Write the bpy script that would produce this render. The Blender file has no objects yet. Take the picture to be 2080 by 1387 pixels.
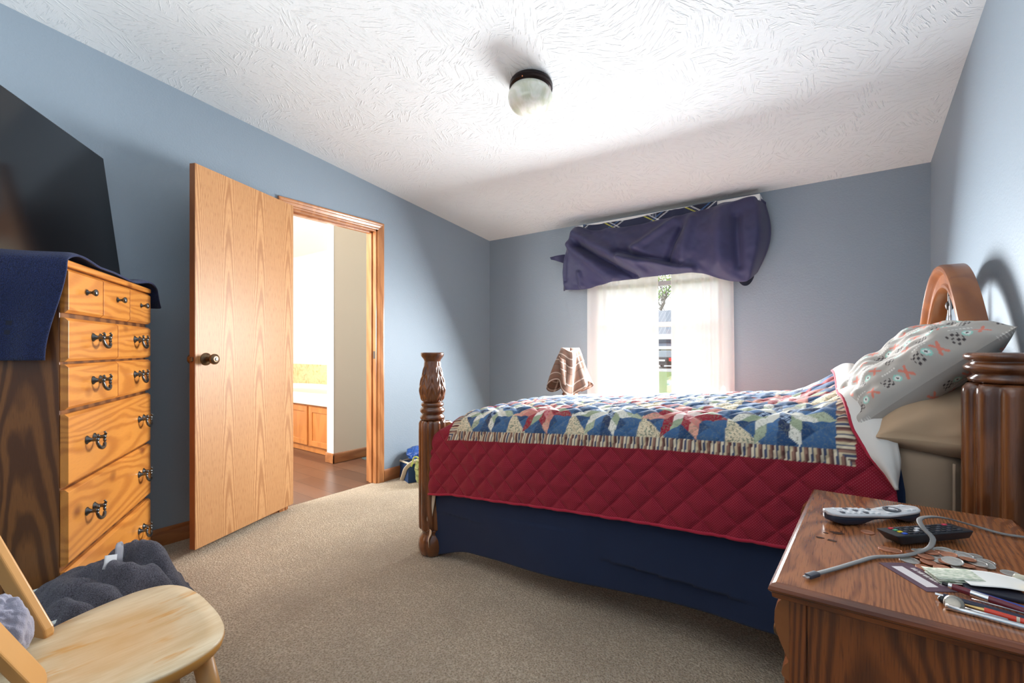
import bpy, math, random
import numpy as np
from math import sin, cos, pi, radians, sqrt, atan2

# ---------------------------------------------------------------- camera, sky, lights, exposure
S = bpy.context.scene
C = S.collection
YAW = math.atan(675 / 925.0)                 # the window wall's normal is 36 degrees right of the view
cam = bpy.data.cameras.new('camera')
cam.sensor_width = 36.0
cam.lens = 925 / 2080 * 36.0
cam.shift_y = 14.5 / 2080
cam.clip_start = 0.02
cam.clip_end = 300
camo = bpy.data.objects.new('camera', cam)
C.objects.link(camo)
camo.location = (0, 0, 1.07)
camo.rotation_euler = (pi / 2, 0, YAW)
S.camera = camo

world = bpy.data.worlds.new('sky')
S.world = world
world.use_nodes = True
wb = world.node_tree.nodes['Background']
wb.inputs['Color'].default_value = (0.92, 0.96, 1.0, 1)
wb.inputs['Strength'].default_value = 2.4

def area(name, loc, rot, sx, sy, watts, col=(1, 1, 1), spread=180):
    l = bpy.data.lights.new(name, 'AREA')
    l.shape = 'RECTANGLE'
    l.size, l.size_y = sx, sy
    l.energy = watts
    l.color = col
    l.spread = radians(spread)
    o = bpy.data.objects.new(name, l)
    C.objects.link(o)
    o.location = loc
    o.rotation_euler = rot
    return o

area('window_daylight', (-1.26, 3.43, 1.16), (-pi / 2 + 0.52, 0, 0.04), 1.15, 0.80, 160, (0.96, 0.985, 1.0), 175)
area('added_upward_fill', (-1.0, -0.75, 1.15), (pi, 0, 0), 2.2, 1.2, 54, (0.97, 0.99, 1.0), 160)  # fill light added behind the camera, aimed up to brighten ceiling and room
area('bathroom_daylight', (-3.9, 0.5, 1.7), (pi / 2, 0, 0.1), 1.2, 1.2, 120, (1.0, 0.99, 0.97))

S.view_settings.view_transform = 'Standard'
S.view_settings.look = 'None'
S.view_settings.gamma = 1.0
S.view_settings.exposure = 0.15
S.view_settings.use_curve_mapping = False
try:
    S.cycles.use_denoising = True
    S.cycles.max_bounces = 10
    S.cycles.diffuse_bounces = 6
    S.cycles.transparent_max_bounces = 12
    S.cycles.sample_clamp_indirect = 6
except Exception:
    pass

# ---------------------------------------------------------------- helpers
def srgb(r, g, b):
    f = lambda c: (c / 255 / 12.92) if c / 255 <= 0.04045 else ((c / 255 + 0.055) / 1.055) ** 2.4
    return (f(r), f(g), f(b), 1.0)

class NT:
    """small node-tree writer"""
    def __init__(s, name):
        s.m = bpy.data.materials.new(name)
        s.m.use_nodes = True
        s.t = s.m.node_tree
        s.b = s.t.nodes['Principled BSDF']
        s.o = s.t.nodes['Material Output']
    def put(s, sock, v):
        if v is None:
            return
        if isinstance(v, bpy.types.NodeSocket):
            s.t.links.new(v, sock)
        elif isinstance(v, (int, float)):
            try:
                sock.default_value = v
            except Exception:
                sock.default_value = (v, v, v)
        else:
            try:
                sock.default_value = v
            except Exception:
                sock.default_value = v[:3]
    def n(s, typ, ins=None, **props):
        nd = s.t.nodes.new('ShaderNode' + typ)
        for k, v in props.items():
            setattr(nd, k, v)
        for k, v in (ins or {}).items():
            s.put(nd.inputs[k], v)
        return nd
    def mth(s, op, a, b=None, c=None):
        nd = s.n('Math', operation=op)
        s.put(nd.inputs[0], a)
        s.put(nd.inputs[1], b)
        s.put(nd.inputs[2], c)
        return nd.outputs[0]
    def coord(s, kind='Object'):
        return s.n('TexCoord').outputs[kind]
    def vscale(s, v, sc):
        return s.n('Mapping', {'Vector': v, 'Scale': sc}).outputs[0]
    def noise(s, v, scale, detail=2.0, rough=0.5, dist=0.0):
        return s.n('TexNoise', {'Vector': v, 'Scale': scale, 'Detail': detail, 'Roughness': rough, 'Distortion': dist}).outputs[0]
    def ramp(s, f, stops):
        r = s.n('ValToRGB', {'Fac': f})
        e = r.color_ramp.elements
        while len(e) < len(stops):
            e.new(0.5)
        for el, (p, c) in zip(e, stops):
            el.position = p
            el.color = c if not isinstance(c, (int, float)) else (c, c, c, 1)
        return r.outputs[0]
    def mix(s, f, a, b, mode='MIX'):
        nd = s.n('Mix', data_type='RGBA', blend_type=mode)
        s.put(nd.inputs['Factor'], f)
        s.put(nd.inputs[6], a)
        s.put(nd.inputs[7], b)
        return nd.outputs[2]
    def bump(s, h, strength=0.3, dist=0.01):
        s.put(s.b.inputs['Normal'], s.n('Bump', {'Height': h, 'Strength': strength, 'Distance': dist}).outputs[0])
    def fin(s, col=None, rough=None, metal=None, **kw):
        s.put(s.b.inputs['Base Color'], col)
        s.put(s.b.inputs['Roughness'], rough)
        s.put(s.b.inputs['Metallic'], metal)
        for k, v in kw.items():
            s.put(s.b.inputs[k.replace('_', ' ')], v)
        return s.m

def plain(name, col, rough=0.5, metal=0.0, vary=0.06, scale=30, bump=0.0, **kw):
    t = NT(name)
    v = t.coord()
    f = t.noise(v, scale, 3)
    c = t.mix(t.mth('MULTIPLY', f, vary * 2), col, (col[0] * 0.6, col[1] * 0.6, col[2] * 0.6, 1))
    if bump:
        t.bump(f, bump, 0.003)
    return t.fin(c, rough, metal, **kw)

def wood(name, light, dark, across='X', along='Z', period=0.12, curve=14.0, freq=60.0, warp=1.6, contrast=(0.35, 0.75),
         amount=0.8, pores=0.35, rough=0.4, knots=None, coat=0.0, flow=1.0, bump=0.08, wscale=2.2):
    t = NT(name)
    sep = t.n('SeparateXYZ', {'Vector': t.coord()})
    rnd = t.n('ObjectInfo').outputs['Random']
    a = sep.outputs[across]
    l = t.mth('ADD', sep.outputs[along], t.mth('MULTIPLY', rnd, 7.3))
    d = sep.outputs[[q for q in 'XYZ' if q not in (across, along)][0]]
    v = t.n('CombineXYZ', {'X': a, 'Y': t.mth('MULTIPLY', l, 0.28), 'Z': d}).outputs[0]
    w = t.noise(v, wscale * 4, 2.5)
    p = t.mth('PINGPONG', t.mth('ADD', t.mth('ADD', a, t.mth('MULTIPLY', rnd, 0.9)), t.mth('MULTIPLY', w, 0.07)), period)
    g = t.mth('ADD', t.mth('MULTIPLY', t.mth('POWER', p, 2.0), curve), t.mth('MULTIPLY', l, 0.12 * flow))
    g = t.mth('ADD', g, t.mth('MULTIPLY', w, 0.05 * warp))
    g = t.mth('ADD', g, t.mth('MULTIPLY', d, 0.4))
    ring = t.mth('MULTIPLY_ADD', t.mth('SINE', t.mth('MULTIPLY', g, freq * 6.283)), 0.5, 0.5)
    vf = t.n('CombineXYZ', {'X': t.mth('MULTIPLY', a, 55.0), 'Y': t.mth('MULTIPLY', l, 2.6), 'Z': t.mth('MULTIPLY', d, 55.0)}).outputs[0]
    fine = t.noise(vf, 9.0, 3)
    f = t.ramp(t.mth('ADD', t.mth('MULTIPLY', ring, 0.8), t.mth('MULTIPLY', fine, 0.25)), [(contrast[0], 0.0), (contrast[1], 1.0)])
    c = t.mix(t.mth('MULTIPLY', f, amount), light, dark)
    big = t.noise(v, 5.0, 2)
    c = t.mix(t.mth('MULTIPLY', big, 0.45), c, (light[0] * 0.62, light[1] * 0.55, light[2] * 0.45, 1))
    por = t.ramp(fine, [(0.52, 0.0), (0.7, 1.0)])
    c = t.mix(t.mth('MULTIPLY', por, pores), c, dark)
    if knots:
        vo = t.n('TexVoronoi', {'Vector': t.vscale(v, (1, 2.4, 1)), 'Scale': 5.5, 'Randomness': 1.0})
        kf = t.ramp(vo.outputs['Distance'], [(0.05, 1.0), (0.17, 0.0)])
        c = t.mix(t.mth('MULTIPLY', kf, 0.75), c, knots)
    t.bump(fine, bump, 0.002)
    return t.fin(c, rough, 0.0, Coat_Weight=coat, Coat_Roughness=0.15)

def cloth(name, col, rough=0.95, scale=900, strength=0.25, vary=0.15, sheen=0.2):
    t = NT(name)
    v = t.coord()
    f = t.noise(v, scale, 1)
    g = t.noise(v, 9, 3)
    c = t.mix(t.mth('MULTIPLY', g, vary * 2), col, (col[0] * 0.55, col[1] * 0.55, col[2] * 0.6, 1))
    t.bump(f, strength, 0.002)
    return t.fin(c, rough, 0.0, Sheen_Weight=sheen)

def terry(name, col, hi):
    t = NT(name)
    v = t.coord()
    f = t.noise(v, 330, 2, 0.7)
    c = t.mix(t.ramp(f, [(0.35, 0.0), (0.7, 1.0)]), col, hi)
    t.bump(f, 0.9, 0.006)
    return t.fin(c, 1.0, 0.0, Sheen_Weight=0.15, Sheen_Roughness=0.5)

def attr_cloth(name, rough=0.9, bump=0.25, scale=700, speck=0.0, sheen=0.1, dots=False):
    t = NT(name)
    v = t.coord()
    c = t.n('Attribute', attribute_name='Col').outputs['Color']
    if speck:
        f = t.noise(v, 130, 3, 0.7)
        m = t.n('Attribute', attribute_name='print').outputs['Fac']
        k = t.mth('MULTIPLY', t.ramp(f, [(0.50, 0.0), (0.58, 1.0)]), m)
        c = t.mix(k, c, t.mix(t.noise(v, 60, 1), (0.09, 0.07, 0.05, 1), (0.35, 0.42, 0.30, 1)))
    if dots:                                           # tiny pale dots woven all over the red cotton
        q = t.n('Attribute', attribute_name='pos').outputs['Vector']
        z = t.n('SeparateXYZ', {'Vector': q})
        fx = t.mth('FRACT', t.mth('MULTIPLY', t.mth('ADD', z.outputs['X'], z.outputs['Y']), 118.0))
        fy = t.mth('FRACT', t.mth('MULTIPLY', t.mth('SUBTRACT', z.outputs['X'], z.outputs['Y']), 118.0))
        d = t.mth('ADD', t.mth('POWER', t.mth('SUBTRACT', fx, 0.5), 2.0), t.mth('POWER', t.mth('SUBTRACT', fy, 0.5), 2.0))
        c = t.mix(t.mth('MULTIPLY', t.mth('LESS_THAN', d, 0.020), z.outputs['Z']), c, (0.52, 0.13, 0.17, 1))
    t.bump(t.noise(v, scale, 1), bump, 0.0015)
    return t.fin(c, rough, 0.0, Sheen_Weight=sheen)

def tag(o, label=None, cat=None, group=None, kind=None):
    if label: o['label'] = label
    if cat: o['category'] = cat
    if group: o['group'] = group
    if kind: o['kind'] = kind
    return o

def thing(name, label, cat, loc=(0, 0, 0), rz=0.0, group=None, kind=None):
    o = bpy.data.objects.new(name, None)
    o.empty_display_size = 0.1
    C.objects.link(o)
    o.location = loc
    o.rotation_euler = (0, 0, rz)
    return tag(o, label, cat, group, kind)

def orient(d):
    d = np.array(d, float)
    d /= np.linalg.norm(d)
    up = np.array([0, 0, 1.0]) if abs(d[2]) < 0.95 else np.array([1.0, 0, 0])
    x = np.cross(up, d)
    x /= np.linalg.norm(x)
    return x, np.cross(d, x), d

class MB:
    def __init__(s):
        s.V, s.F = [], []
    def add(s, V, F):
        b = len(s.V)
        s.V += [tuple(map(float, v)) for v in V]
        s.F += [tuple(b + i for i in f) for f in F]
        return s
    def hexa(s, P):                                   # 8 points: bottom loop then top loop
        return s.add(P, [(3, 2, 1, 0), (4, 5, 6, 7), (0, 1, 5, 4), (1, 2, 6, 5), (2, 3, 7, 6), (3, 0, 4, 7)])
    def box(s, a, b):
        x0, y0, z0 = [min(p, q) for p, q in zip(a, b)]
        x1, y1, z1 = [max(p, q) for p, q in zip(a, b)]
        return s.hexa([(x0, y0, z0), (x1, y0, z0), (x1, y1, z0), (x0, y1, z0), (x0, y0, z1), (x1, y0, z1), (x1, y1, z1), (x0, y1, z1)])
    def prism(s, poly, z0, z1, ax='Z'):
        n = len(poly)
        def p(q, h):
            return {'Z': (q[0], q[1], h), 'Y': (q[0], h, q[1]), 'X': (h, q[0], q[1])}[ax]
        V = [p(q, z0) for q in poly] + [p(q, z1) for q in poly]
        F = [(i, (i + 1) % n, n + (i + 1) % n, n + i) for i in range(n)]
        F += [tuple(range(n))[::-1], tuple(range(n, 2 * n))]
        if ax == 'Y':
            F = [f[::-1] for f in F]
        return s.add(V, F)
    def lathe(s, prof, n=32, c=(0, 0, 0), axis=(0, 0, 1), fn=None, caps=True):
        x, y, d = orient(axis)
        c = np.array(c, float)
        V = []
        for r, h in prof:
            for k in range(n):
                a = 2 * pi * k / n
                rr = fn(r, h, a) if fn else r
                V.append(c + d * h + rr * (x * cos(a) + y * sin(a)))
        m = len(prof)
        F = [(i * n + k, i * n + (k + 1) % n, (i + 1) * n + (k + 1) % n, (i + 1) * n + k) for i in range(m - 1) for k in range(n)]
        if caps:
            F += [tuple(range(n))[::-1], tuple(range((m - 1) * n, m * n))]
        return s.add(V, F)
    def cyl(s, p, q, r, n=16, r2=None):
        p, q = np.array(p, float), np.array(q, float)
        L = np.linalg.norm(q - p)
        return s.lathe([(r, 0), (r if r2 is None else r2, L)], n, p, q - p)
    def tube(s, path, r, n=8, sec=None, up=None):     # sec: cross-section (half width, half height) with flat sides
        P = [np.array(p, float) for p in path]
        V, m = [], len(P)
        for i, p in enumerate(P):
            d = P[min(i + 1, m - 1)] - P[max(i - 1, 0)]
            d /= np.linalg.norm(d) + 1e-9
            u = np.array(up if up is not None else ((0, 0, 1) if abs(d[2]) < 0.9 else (1, 0, 0)), float)
            x = np.cross(u, d)
            x /= np.linalg.norm(x) + 1e-9
            y = np.cross(d, x)
            rr = r[i] if isinstance(r, (list, tuple, np.ndarray)) else r
            for k in range(n):
                a = 2 * pi * (k + 0.5) / n
                if sec:
                    ca, sa = cos(a), sin(a)
                    e = 0.5
                    V.append(p + x * sec[0] * math.copysign(abs(ca) ** e, ca) + y * sec[1] * math.copysign(abs(sa) ** e, sa))
                else:
                    V.append(p + rr * (x * cos(a) + y * sin(a)))
        F = [(i * n + k, i * n + (k + 1) % n, (i + 1) * n + (k + 1) % n, (i + 1) * n + k) for i in range(m - 1) for k in range(n)]
        F += [tuple(range(n))[::-1], tuple(range((m - 1) * n, m * n))]
        return s.add(V, F)
    def ball(s, c, r, n=20, sq=(1, 1, 1)):
        m = n // 2
        V, F = [], []
        for i in range(m + 1):
            t = pi * i / m
            for k in range(n):
                a = 2 * pi * k / n
                V.append((c[0] + r * sq[0] * sin(t) * cos(a), c[1] + r * sq[1] * sin(t) * sin(a), c[2] - r * sq[2] * cos(t)))
        F = [(i * n + k, i * n + (k + 1) % n, (i + 1) * n + (k + 1) % n, (i + 1) * n + k) for i in range(m) for k in range(n)]
        return s.add(V, F)
    def build(s, name, mat, parent=None, smooth=False, bevel=0.0, seg=2, solid=0.0, sub=0, offset=-1):
        me = bpy.data.meshes.new(name)
        me.from_pydata(s.V, [], s.F)
        me.validate()
        return finish(me, name, mat, parent, smooth, bevel, seg, solid, sub, offset)

def finish(me, name, mat, parent=None, smooth=False, bevel=0.0, seg=2, solid=0.0, sub=0, offset=-1):
    me.update()
    if mat: me.materials.append(mat)
    if smooth is True:
        me.polygons.foreach_set('use_smooth', [True] * len(me.polygons))
    o = bpy.data.objects.new(name, me)
    C.objects.link(o)
    if parent: o.parent = parent
    if smooth == 'auto':
        me.polygons.foreach_set('use_smooth', [True] * len(me.polygons))
        e = o.modifiers.new('split', 'EDGE_SPLIT')
        e.split_angle = radians(38)
    if bevel:
        b = o.modifiers.new('bevel', 'BEVEL')
        b.width, b.segments, b.limit_method = bevel, seg, 'ANGLE'
        b.angle_limit = radians(40)
        b.harden_normals = False
    if solid:
        q = o.modifiers.new('solid', 'SOLIDIFY')
        q.thickness, q.offset = solid, offset
    if sub:
        q = o.modifiers.new('sub', 'SUBSURF')
        q.levels = q.render_levels = sub
    return o

def gridmesh(name, P, mat, parent=None, solid=0.0, col=None, prt=None, wrap=False, offset=-1, pos=None):
    """P: array (m, n, 3) -> smooth cloth-like surface, col: (m, n, 3) linear colours"""
    m, n = P.shape[:2]
    idx = np.arange(m * n).reshape(m, n)
    if wrap:
        idx = np.concatenate([idx, idx[:, :1]], 1)
    a, b, c, d = idx[:-1, :-1], idx[:-1, 1:], idx[1:, 1:], idx[1:, :-1]
    F = np.stack([a, b, c, d], -1).reshape(-1, 4)
    me = bpy.data.meshes.new(name)
    me.vertices.add(m * n)
    me.vertices.foreach_set('co', np.ascontiguousarray(P.reshape(-1), dtype=np.float32))
    me.loops.add(F.size)
    me.loops.foreach_set('vertex_index', F.reshape(-1).astype(np.int32))
    me.polygons.add(len(F))
    me.polygons.foreach_set('loop_start', (np.arange(len(F)) * 4).astype(np.int32))
    me.update(calc_edges=True)
    if col is not None:
        at = me.attributes.new('Col', 'FLOAT_COLOR', 'POINT')
        at.data.foreach_set('color', np.concatenate([col.reshape(-1, 3), np.ones((m * n, 1))], 1).astype(np.float32).reshape(-1))
    if prt is not None:
        at = me.attributes.new('print', 'FLOAT', 'POINT')
        at.data.foreach_set('value', prt.reshape(-1).astype(np.float32))
    if pos is not None:
        at = me.attributes.new('pos', 'FLOAT_VECTOR', 'POINT')
        at.data.foreach_set('vector', pos.reshape(-1).astype(np.float32))
    me.validate()
    return finish(me, name, mat, parent, True, 0, 2, solid, 0, offset)

def waves(x, y, seed, scale=1.0, octv=4):
    """smooth pseudo-noise, about -1..1"""
    r = np.random.RandomState(seed)
    out, amp, tot = 0.0, 1.0, 0.0
    for o in range(octv):
        for k in range(3):
            a = r.uniform(0, 2 * pi)
            f = scale * (1.9 ** o) * r.uniform(0.7, 1.4)
            out = out + amp * np.sin((x * cos(a) + y * sin(a)) * f + r.uniform(0, 6.28) + 0.8 * np.sin((x * sin(a) - y * cos(a)) * f * 0.6 + r.uniform(0, 6)))
        tot += amp * 1.7
        amp *= 0.55
    return out / tot

def sstep(a, b, x):
    t = np.clip((x - a) / (b - a), 0, 1)
    return t * t * (3 - 2 * t)

def spline(pts, n):
    P = np.array(pts, float)
    d = np.concatenate([[0], np.cumsum(np.linalg.norm(np.diff(P, axis=0), axis=1))])
    m = np.gradient(P, d, axis=0)
    s = np.linspace(0, d[-1], n)
    i = np.clip(np.searchsorted(d, s) - 1, 0, len(P) - 2)
    h = (d[i + 1] - d[i])[:, None]
    t = ((s - d[i])[:, None]) / h
    return (2 * t**3 - 3 * t**2 + 1) * P[i] + (t**3 - 2 * t**2 + t) * h * m[i] + (-2 * t**3 + 3 * t**2) * P[i + 1] + (t**3 - t**2) * h * m[i + 1]

def lin(*rgb):
    return np.array(srgb(*rgb)[:3])

# ---------------------------------------------------------------- materials
def wall_paint():
    t = NT('blue_grey_wall_paint')
    v = t.coord()
    f = t.noise(v, 95, 3, 0.6)
    g = t.noise(v, 1.4, 2)
    c = t.mix(t.mth('MULTIPLY', g, 0.25), srgb(143, 157, 169), srgb(136, 150, 162))
    t.bump(t.ramp(f, [(0.42, 0.0), (0.62, 1.0)]), 0.16, 0.004)
    return t.fin(c, 0.55)

def ceiling_paint():
    t = NT('white_brushed_texture_ceiling')
    v = t.coord()
    cell = t.n('TexVoronoi', {'Vector': t.mix(0.06, v, t.n('TexNoise', {'Vector': v, 'Scale': 9.0}).outputs[1], 'ADD'), 'Scale': 7.5})
    ang = t.mth('MULTIPLY', t.n('SeparateColor', {'Color': cell.outputs['Color']}).outputs[0], 6.28)
    sep = t.n('SeparateXYZ', {'Vector': v})
    ca, sa = t.mth('COSINE', ang), t.mth('SINE', ang)
    x = t.mth('ADD', t.mth('MULTIPLY', sep.outputs['X'], ca), t.mth('MULTIPLY', sep.outputs['Y'], sa))
    y = t.mth('SUBTRACT', t.mth('MULTIPLY', sep.outputs['Y'], ca), t.mth('MULTIPLY', sep.outputs['X'], sa))
    vv = t.n('CombineXYZ', {'X': t.mth('MULTIPLY', x, 85.0), 'Y': t.mth('MULTIPLY', y, 14.0), 'Z': ang}).outputs[0]
    f = t.noise(vv, 1.0, 2, 0.6)
    h = t.ramp(f, [(0.53, 0.0), (0.66, 1.0)])
    t.bump(t.mth('ADD', h, t.mth('MULTIPLY', t.noise(v, 90, 2), 0.35)), 0.5, 0.006)
    return t.fin(srgb(222, 226, 228), 0.9)

def carpet_pile():
    t = NT('beige_cut_pile_carpet')
    v = t.coord()
    f = t.noise(v, 150, 3, 0.75)
    h = t.n('TexVoronoi', {'Vector': v, 'Scale': 130.0}).outputs['Distance']
    g = t.noise(v, 2.2, 3, 0.6)
    c = t.ramp(t.mth('ADD', t.mth('MULTIPLY', f, 0.8), t.mth('MULTIPLY', h, 0.25)), [(0.30, srgb(132, 110, 82)), (0.5, srgb(206, 184, 152)), (0.68, srgb(238, 224, 200))])
    c = t.mix(t.mth('MULTIPLY', t.ramp(g, [(0.4, 0.0), (0.65, 1.0)]), 0.35), c, srgb(150, 132, 112))
    t.bump(t.mth('ADD', t.mth('MULTIPLY', f, 1.0), t.mth('MULTIPLY', h, -0.6)), 1.0, 0.012)
    return t.fin(c, 1.0, Sheen_Weight=0.2)

def plank_floor():
    t = NT('brown_plank_floor')
    v = t.coord()
    br = t.n('TexBrick', {'Vector': v, 'Scale': 1.0, 'Mortar Size': 0.003, 'Brick Width': 0.9, 'Row Height': 0.15,
                          'Color1': srgb(126, 88, 66), 'Color2': srgb(98, 66, 50), 'Mortar': srgb(50, 34, 26)}, offset=0.37)
    g = t.noise(t.vscale(v, (3, 40, 3)), 3.0, 4, 0.6)
    c = t.mix(t.mth('MULTIPLY', g, 0.7), br.outputs['Color'], srgb(78, 50, 38))
    return t.fin(c, 0.3)

MWALL = wall_paint()
MCEIL = ceiling_paint()
MCARP = carpet_pile()
MPLANK = plank_floor()
MTRIM = wood('orange_oak_trim', srgb(196, 134, 84), srgb(148, 88, 48), 'Y', 'Z', 0.05, 10, 22, 1.0, amount=0.5, pores=0.3, rough=0.28, coat=0.3)
MTRIMH = wood('orange_oak_trim_flat', srgb(172, 112, 66), srgb(128, 74, 40), 'Z', 'Y', 0.05, 10, 22, 1.0, amount=0.5, pores=0.3, rough=0.3, coat=0.3)
MDOOR = wood('pale_oak_door_veneer', srgb(202, 152, 102), srgb(152, 98, 56), 'X', 'Z', 0.115, 14, 62, 0.5, (0.4, 0.9), 0.75, 0.8, 0.45, coat=0.0, flow=0.5, wscale=1.0)
MDOORE = wood('brown_door_edge', srgb(140, 86, 50), srgb(110, 64, 36), 'Y', 'Z', 0.05, 8, 20, amount=0.4, rough=0.5)
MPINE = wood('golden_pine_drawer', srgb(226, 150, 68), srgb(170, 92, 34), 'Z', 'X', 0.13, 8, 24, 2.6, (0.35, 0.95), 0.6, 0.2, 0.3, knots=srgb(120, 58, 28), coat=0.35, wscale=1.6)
MPINES = wood('brown_pine_case_shaded', srgb(142, 90, 44), srgb(70, 36, 18), 'Y', 'Z', 0.11, 12, 26, 3.0, (0.3, 0.8), 0.85, 0.3, 0.4, knots=srgb(58, 28, 16), coat=0.2, wscale=1.6)  # brown case pine, darkened further for the shade on the dresser's side
MNS = wood('reddish_oak_tabletop', srgb(176, 112, 70), srgb(92, 48, 36), 'X', 'Y', 0.17, 12, 58, 3.4, (0.3, 0.95), 0.62, 0.55, 0.22, coat=0.4, wscale=2.0)
MNSV = wood('reddish_oak_side_panel', srgb(146, 76, 32), srgb(58, 24, 14), 'X', 'Z', 0.14, 16, 38, 3.4, (0.3, 0.9), 0.75, 0.4, 0.24, coat=0.4, wscale=1.5)
MNSE = wood('reddish_oak_edge', srgb(136, 70, 30), srgb(70, 32, 16), 'Z', 'X', 0.06, 10, 30, 1.5, (0.35, 0.8), 0.7, 0.3, 0.25, coat=0.4)
MBED = wood('walnut_brown_bed_wood', srgb(130, 78, 44), srgb(62, 32, 18), 'X', 'Z', 0.09, 5, 18, 2.6, (0.3, 0.9), 0.7, 0.2, 0.22, coat=0.6)
MARCH = wood('amber_headboard_wood', srgb(156, 92, 42), srgb(104, 54, 24), 'Y', 'Z', 0.12, 5, 14, 2.0, (0.3, 0.9), 0.5, 0.15, 0.28, coat=0.2)
MCHAIR = wood('pale_worn_maple_seat', srgb(230, 208, 166), srgb(196, 154, 96), 'X', 'Y', 0.13, 4, 12, 3.0, (0.55, 1.0), 0.55, 0.12, 0.4, wscale=1.8)
MCHAIRO = plain('varnished_maple', srgb(214, 158, 92), 0.35, vary=0.2, scale=12)
MCAB = wood('honey_maple_cabinet', srgb(200, 128, 66), srgb(164, 94, 44), 'X', 'Z', 0.1, 5, 14, amount=0.4, pores=0.15, rough=0.35, coat=0.2)
MBRASS = plain('antique_bronze', srgb(120, 98, 76), 0.3, 0.9, 0.3, 60)
MIRON = plain('dark_pewter_pull', srgb(112, 114, 114), 0.3, 0.95, 0.4, 90, 0.15)
MSCROLL = plain('dark_wrought_iron', srgb(66, 60, 56), 0.45, 0.6, 0.3, 80)
MBLACK = plain('black_plastic', srgb(22, 22, 25), 0.35)
MSCREEN = plain('dark_glossy_screen', srgb(16, 17, 20), 0.13, vary=0.0)
MWHITE = plain('white_vinyl', srgb(240, 240, 238), 0.4, vary=0.02)
MNAVY = cloth('navy_cotton_sheet', srgb(24, 42, 74), 0.9, 1100, 0.15, 0.2, 0.1)
MTAN = cloth('tan_cotton', srgb(188, 158, 126), 0.85, 1100, 0.15, 0.1, 0.1)
MCREAM = cloth('cream_cotton', srgb(224, 204, 176), 0.85, 1100, 0.15, 0.1, 0.1)
MLINING = cloth('off_white_quilt_lining', srgb(226, 220, 212), 0.9, 1000, 0.2, 0.05, 0.1)
MREDB = cloth('red_binding', srgb(176, 30, 58), 0.9, 900, 0.2, 0.1, 0.1)
MTOWEL = terry('navy_terry_towel', srgb(12, 20, 50), srgb(34, 52, 108))
MGREY = terry('charcoal_terry_towel', srgb(58, 56, 64), srgb(112, 110, 122))
MLAV = cloth('soft_grey_fleece', srgb(158, 156, 172), 1.0, 500, 0.5, 0.2, 0.4)

# ---------------------------------------------------------------- the room
XL, XR, YF, YN = -3.0, 0.4217, 3.712, -1.5
def zc(y):                                             # the ceiling falls towards the window wall
    return 2.196 + 0.1153 * (YF - y)
def slab_wall(mb, x0, x1, y0, y1, z0=0.0, top=None):
    t = (lambda y: top) if top is not None else (lambda y: zc(y) + 0.02)
    mb.hexa([(x0, y0, z0), (x1, y0, z0), (x1, y1, z0), (x0, y1, z0), (x0, y0, t(y0)), (x1, y0, t(y0)), (x1, y1, t(y1)), (x0, y1, t(y1))])
def struct(o):
    o['kind'] = 'structure'
    return o

struct(MB().box((XL - 0.04, YN, -0.1), (XR + 0.1, YF + 0.1, 0)).build('floor', MCARP))
mb = MB()
mb.hexa([(XL - .12, YN - .12, zc(YN - .12)), (XR + .12, YN - .12, zc(YN - .12)), (XR + .12, YF + .12, zc(YF + .12)), (XL - .12, YF + .12, zc(YF + .12)),
         (XL - .12, YN - .12, 3.1), (XR + .12, YN - .12, 3.1), (XR + .12, YF + .12, 3.1), (XL - .12, YF + .12, 3.1)])
struct(mb.build('ceiling', MCEIL))
DY0, DY1, DZ = 1.557, 2.297, 2.018                     # the doorway
mb = MB()
slab_wall(mb, XL - .12, XL, YN - .12, DY0)
slab_wall(mb, XL - .12, XL, DY1, YF + .12)
slab_wall(mb, XL - .12, XL, DY0, DY1, DZ)
struct(mb.build('wall_left', MWALL))
mb = MB()
slab_wall(mb, XR, XR + .12, YN - .12, YF + .12)
struct(mb.build('wall_right', MWALL))
mb = MB()
slab_wall(mb, XL, XR, YN - .12, YN)
struct(mb.build('wall_near', MWALL))
WX0, WX1, WZ0, WZ1 = -1.81, -0.70, 0.55, 1.98          # the window opening
mb = MB()
slab_wall(mb, XL, WX0, YF, YF + .12)
slab_wall(mb, WX1, XR, YF, YF + .12)
mb.box((WX0, YF, 0), (WX1, YF + .12, WZ0))
slab_wall(mb, WX0, WX1, YF, YF + .12, WZ1)
struct(mb.build('wall_far', MWALL))

def baseboard(name, x0, y0, x1, y1, nx, ny, h=0.095, z0=0.0, mat=MTRIMH):
    """board along (x0,y0)-(x1,y1) with a rounded top, growing towards (nx,ny)"""
    prof = [(0, 0), (0.013, 0), (0.013, h - 0.02), (0.010, h - 0.008), (0.004, h), (0, h)]
    V = [(x0 + nx * p, y0 + ny * p, z0 + q) for p, q in prof] + [(x1 + nx * p, y1 + ny * p, z0 + q) for p, q in prof]
    n = len(prof)
    F = [(i, (i + 1) % n, n + (i + 1) % n, n + i) for i in range(n)] + [tuple(range(n))[::-1], tuple(range(n, 2 * n))]
    return struct(MB().add(V, F).build(name, mat))
baseboard('baseboard_left', XL, YN, XL, DY0 - .057, 1, 0)
baseboard('baseboard_left', XL, DY1 + .057, XL, YF, 1, 0)
baseboard('baseboard_far', XL, YF, XR, YF, 0, -1)
baseboard('baseboard_right', XR, YN, XR, YF, -1, 0)

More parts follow.
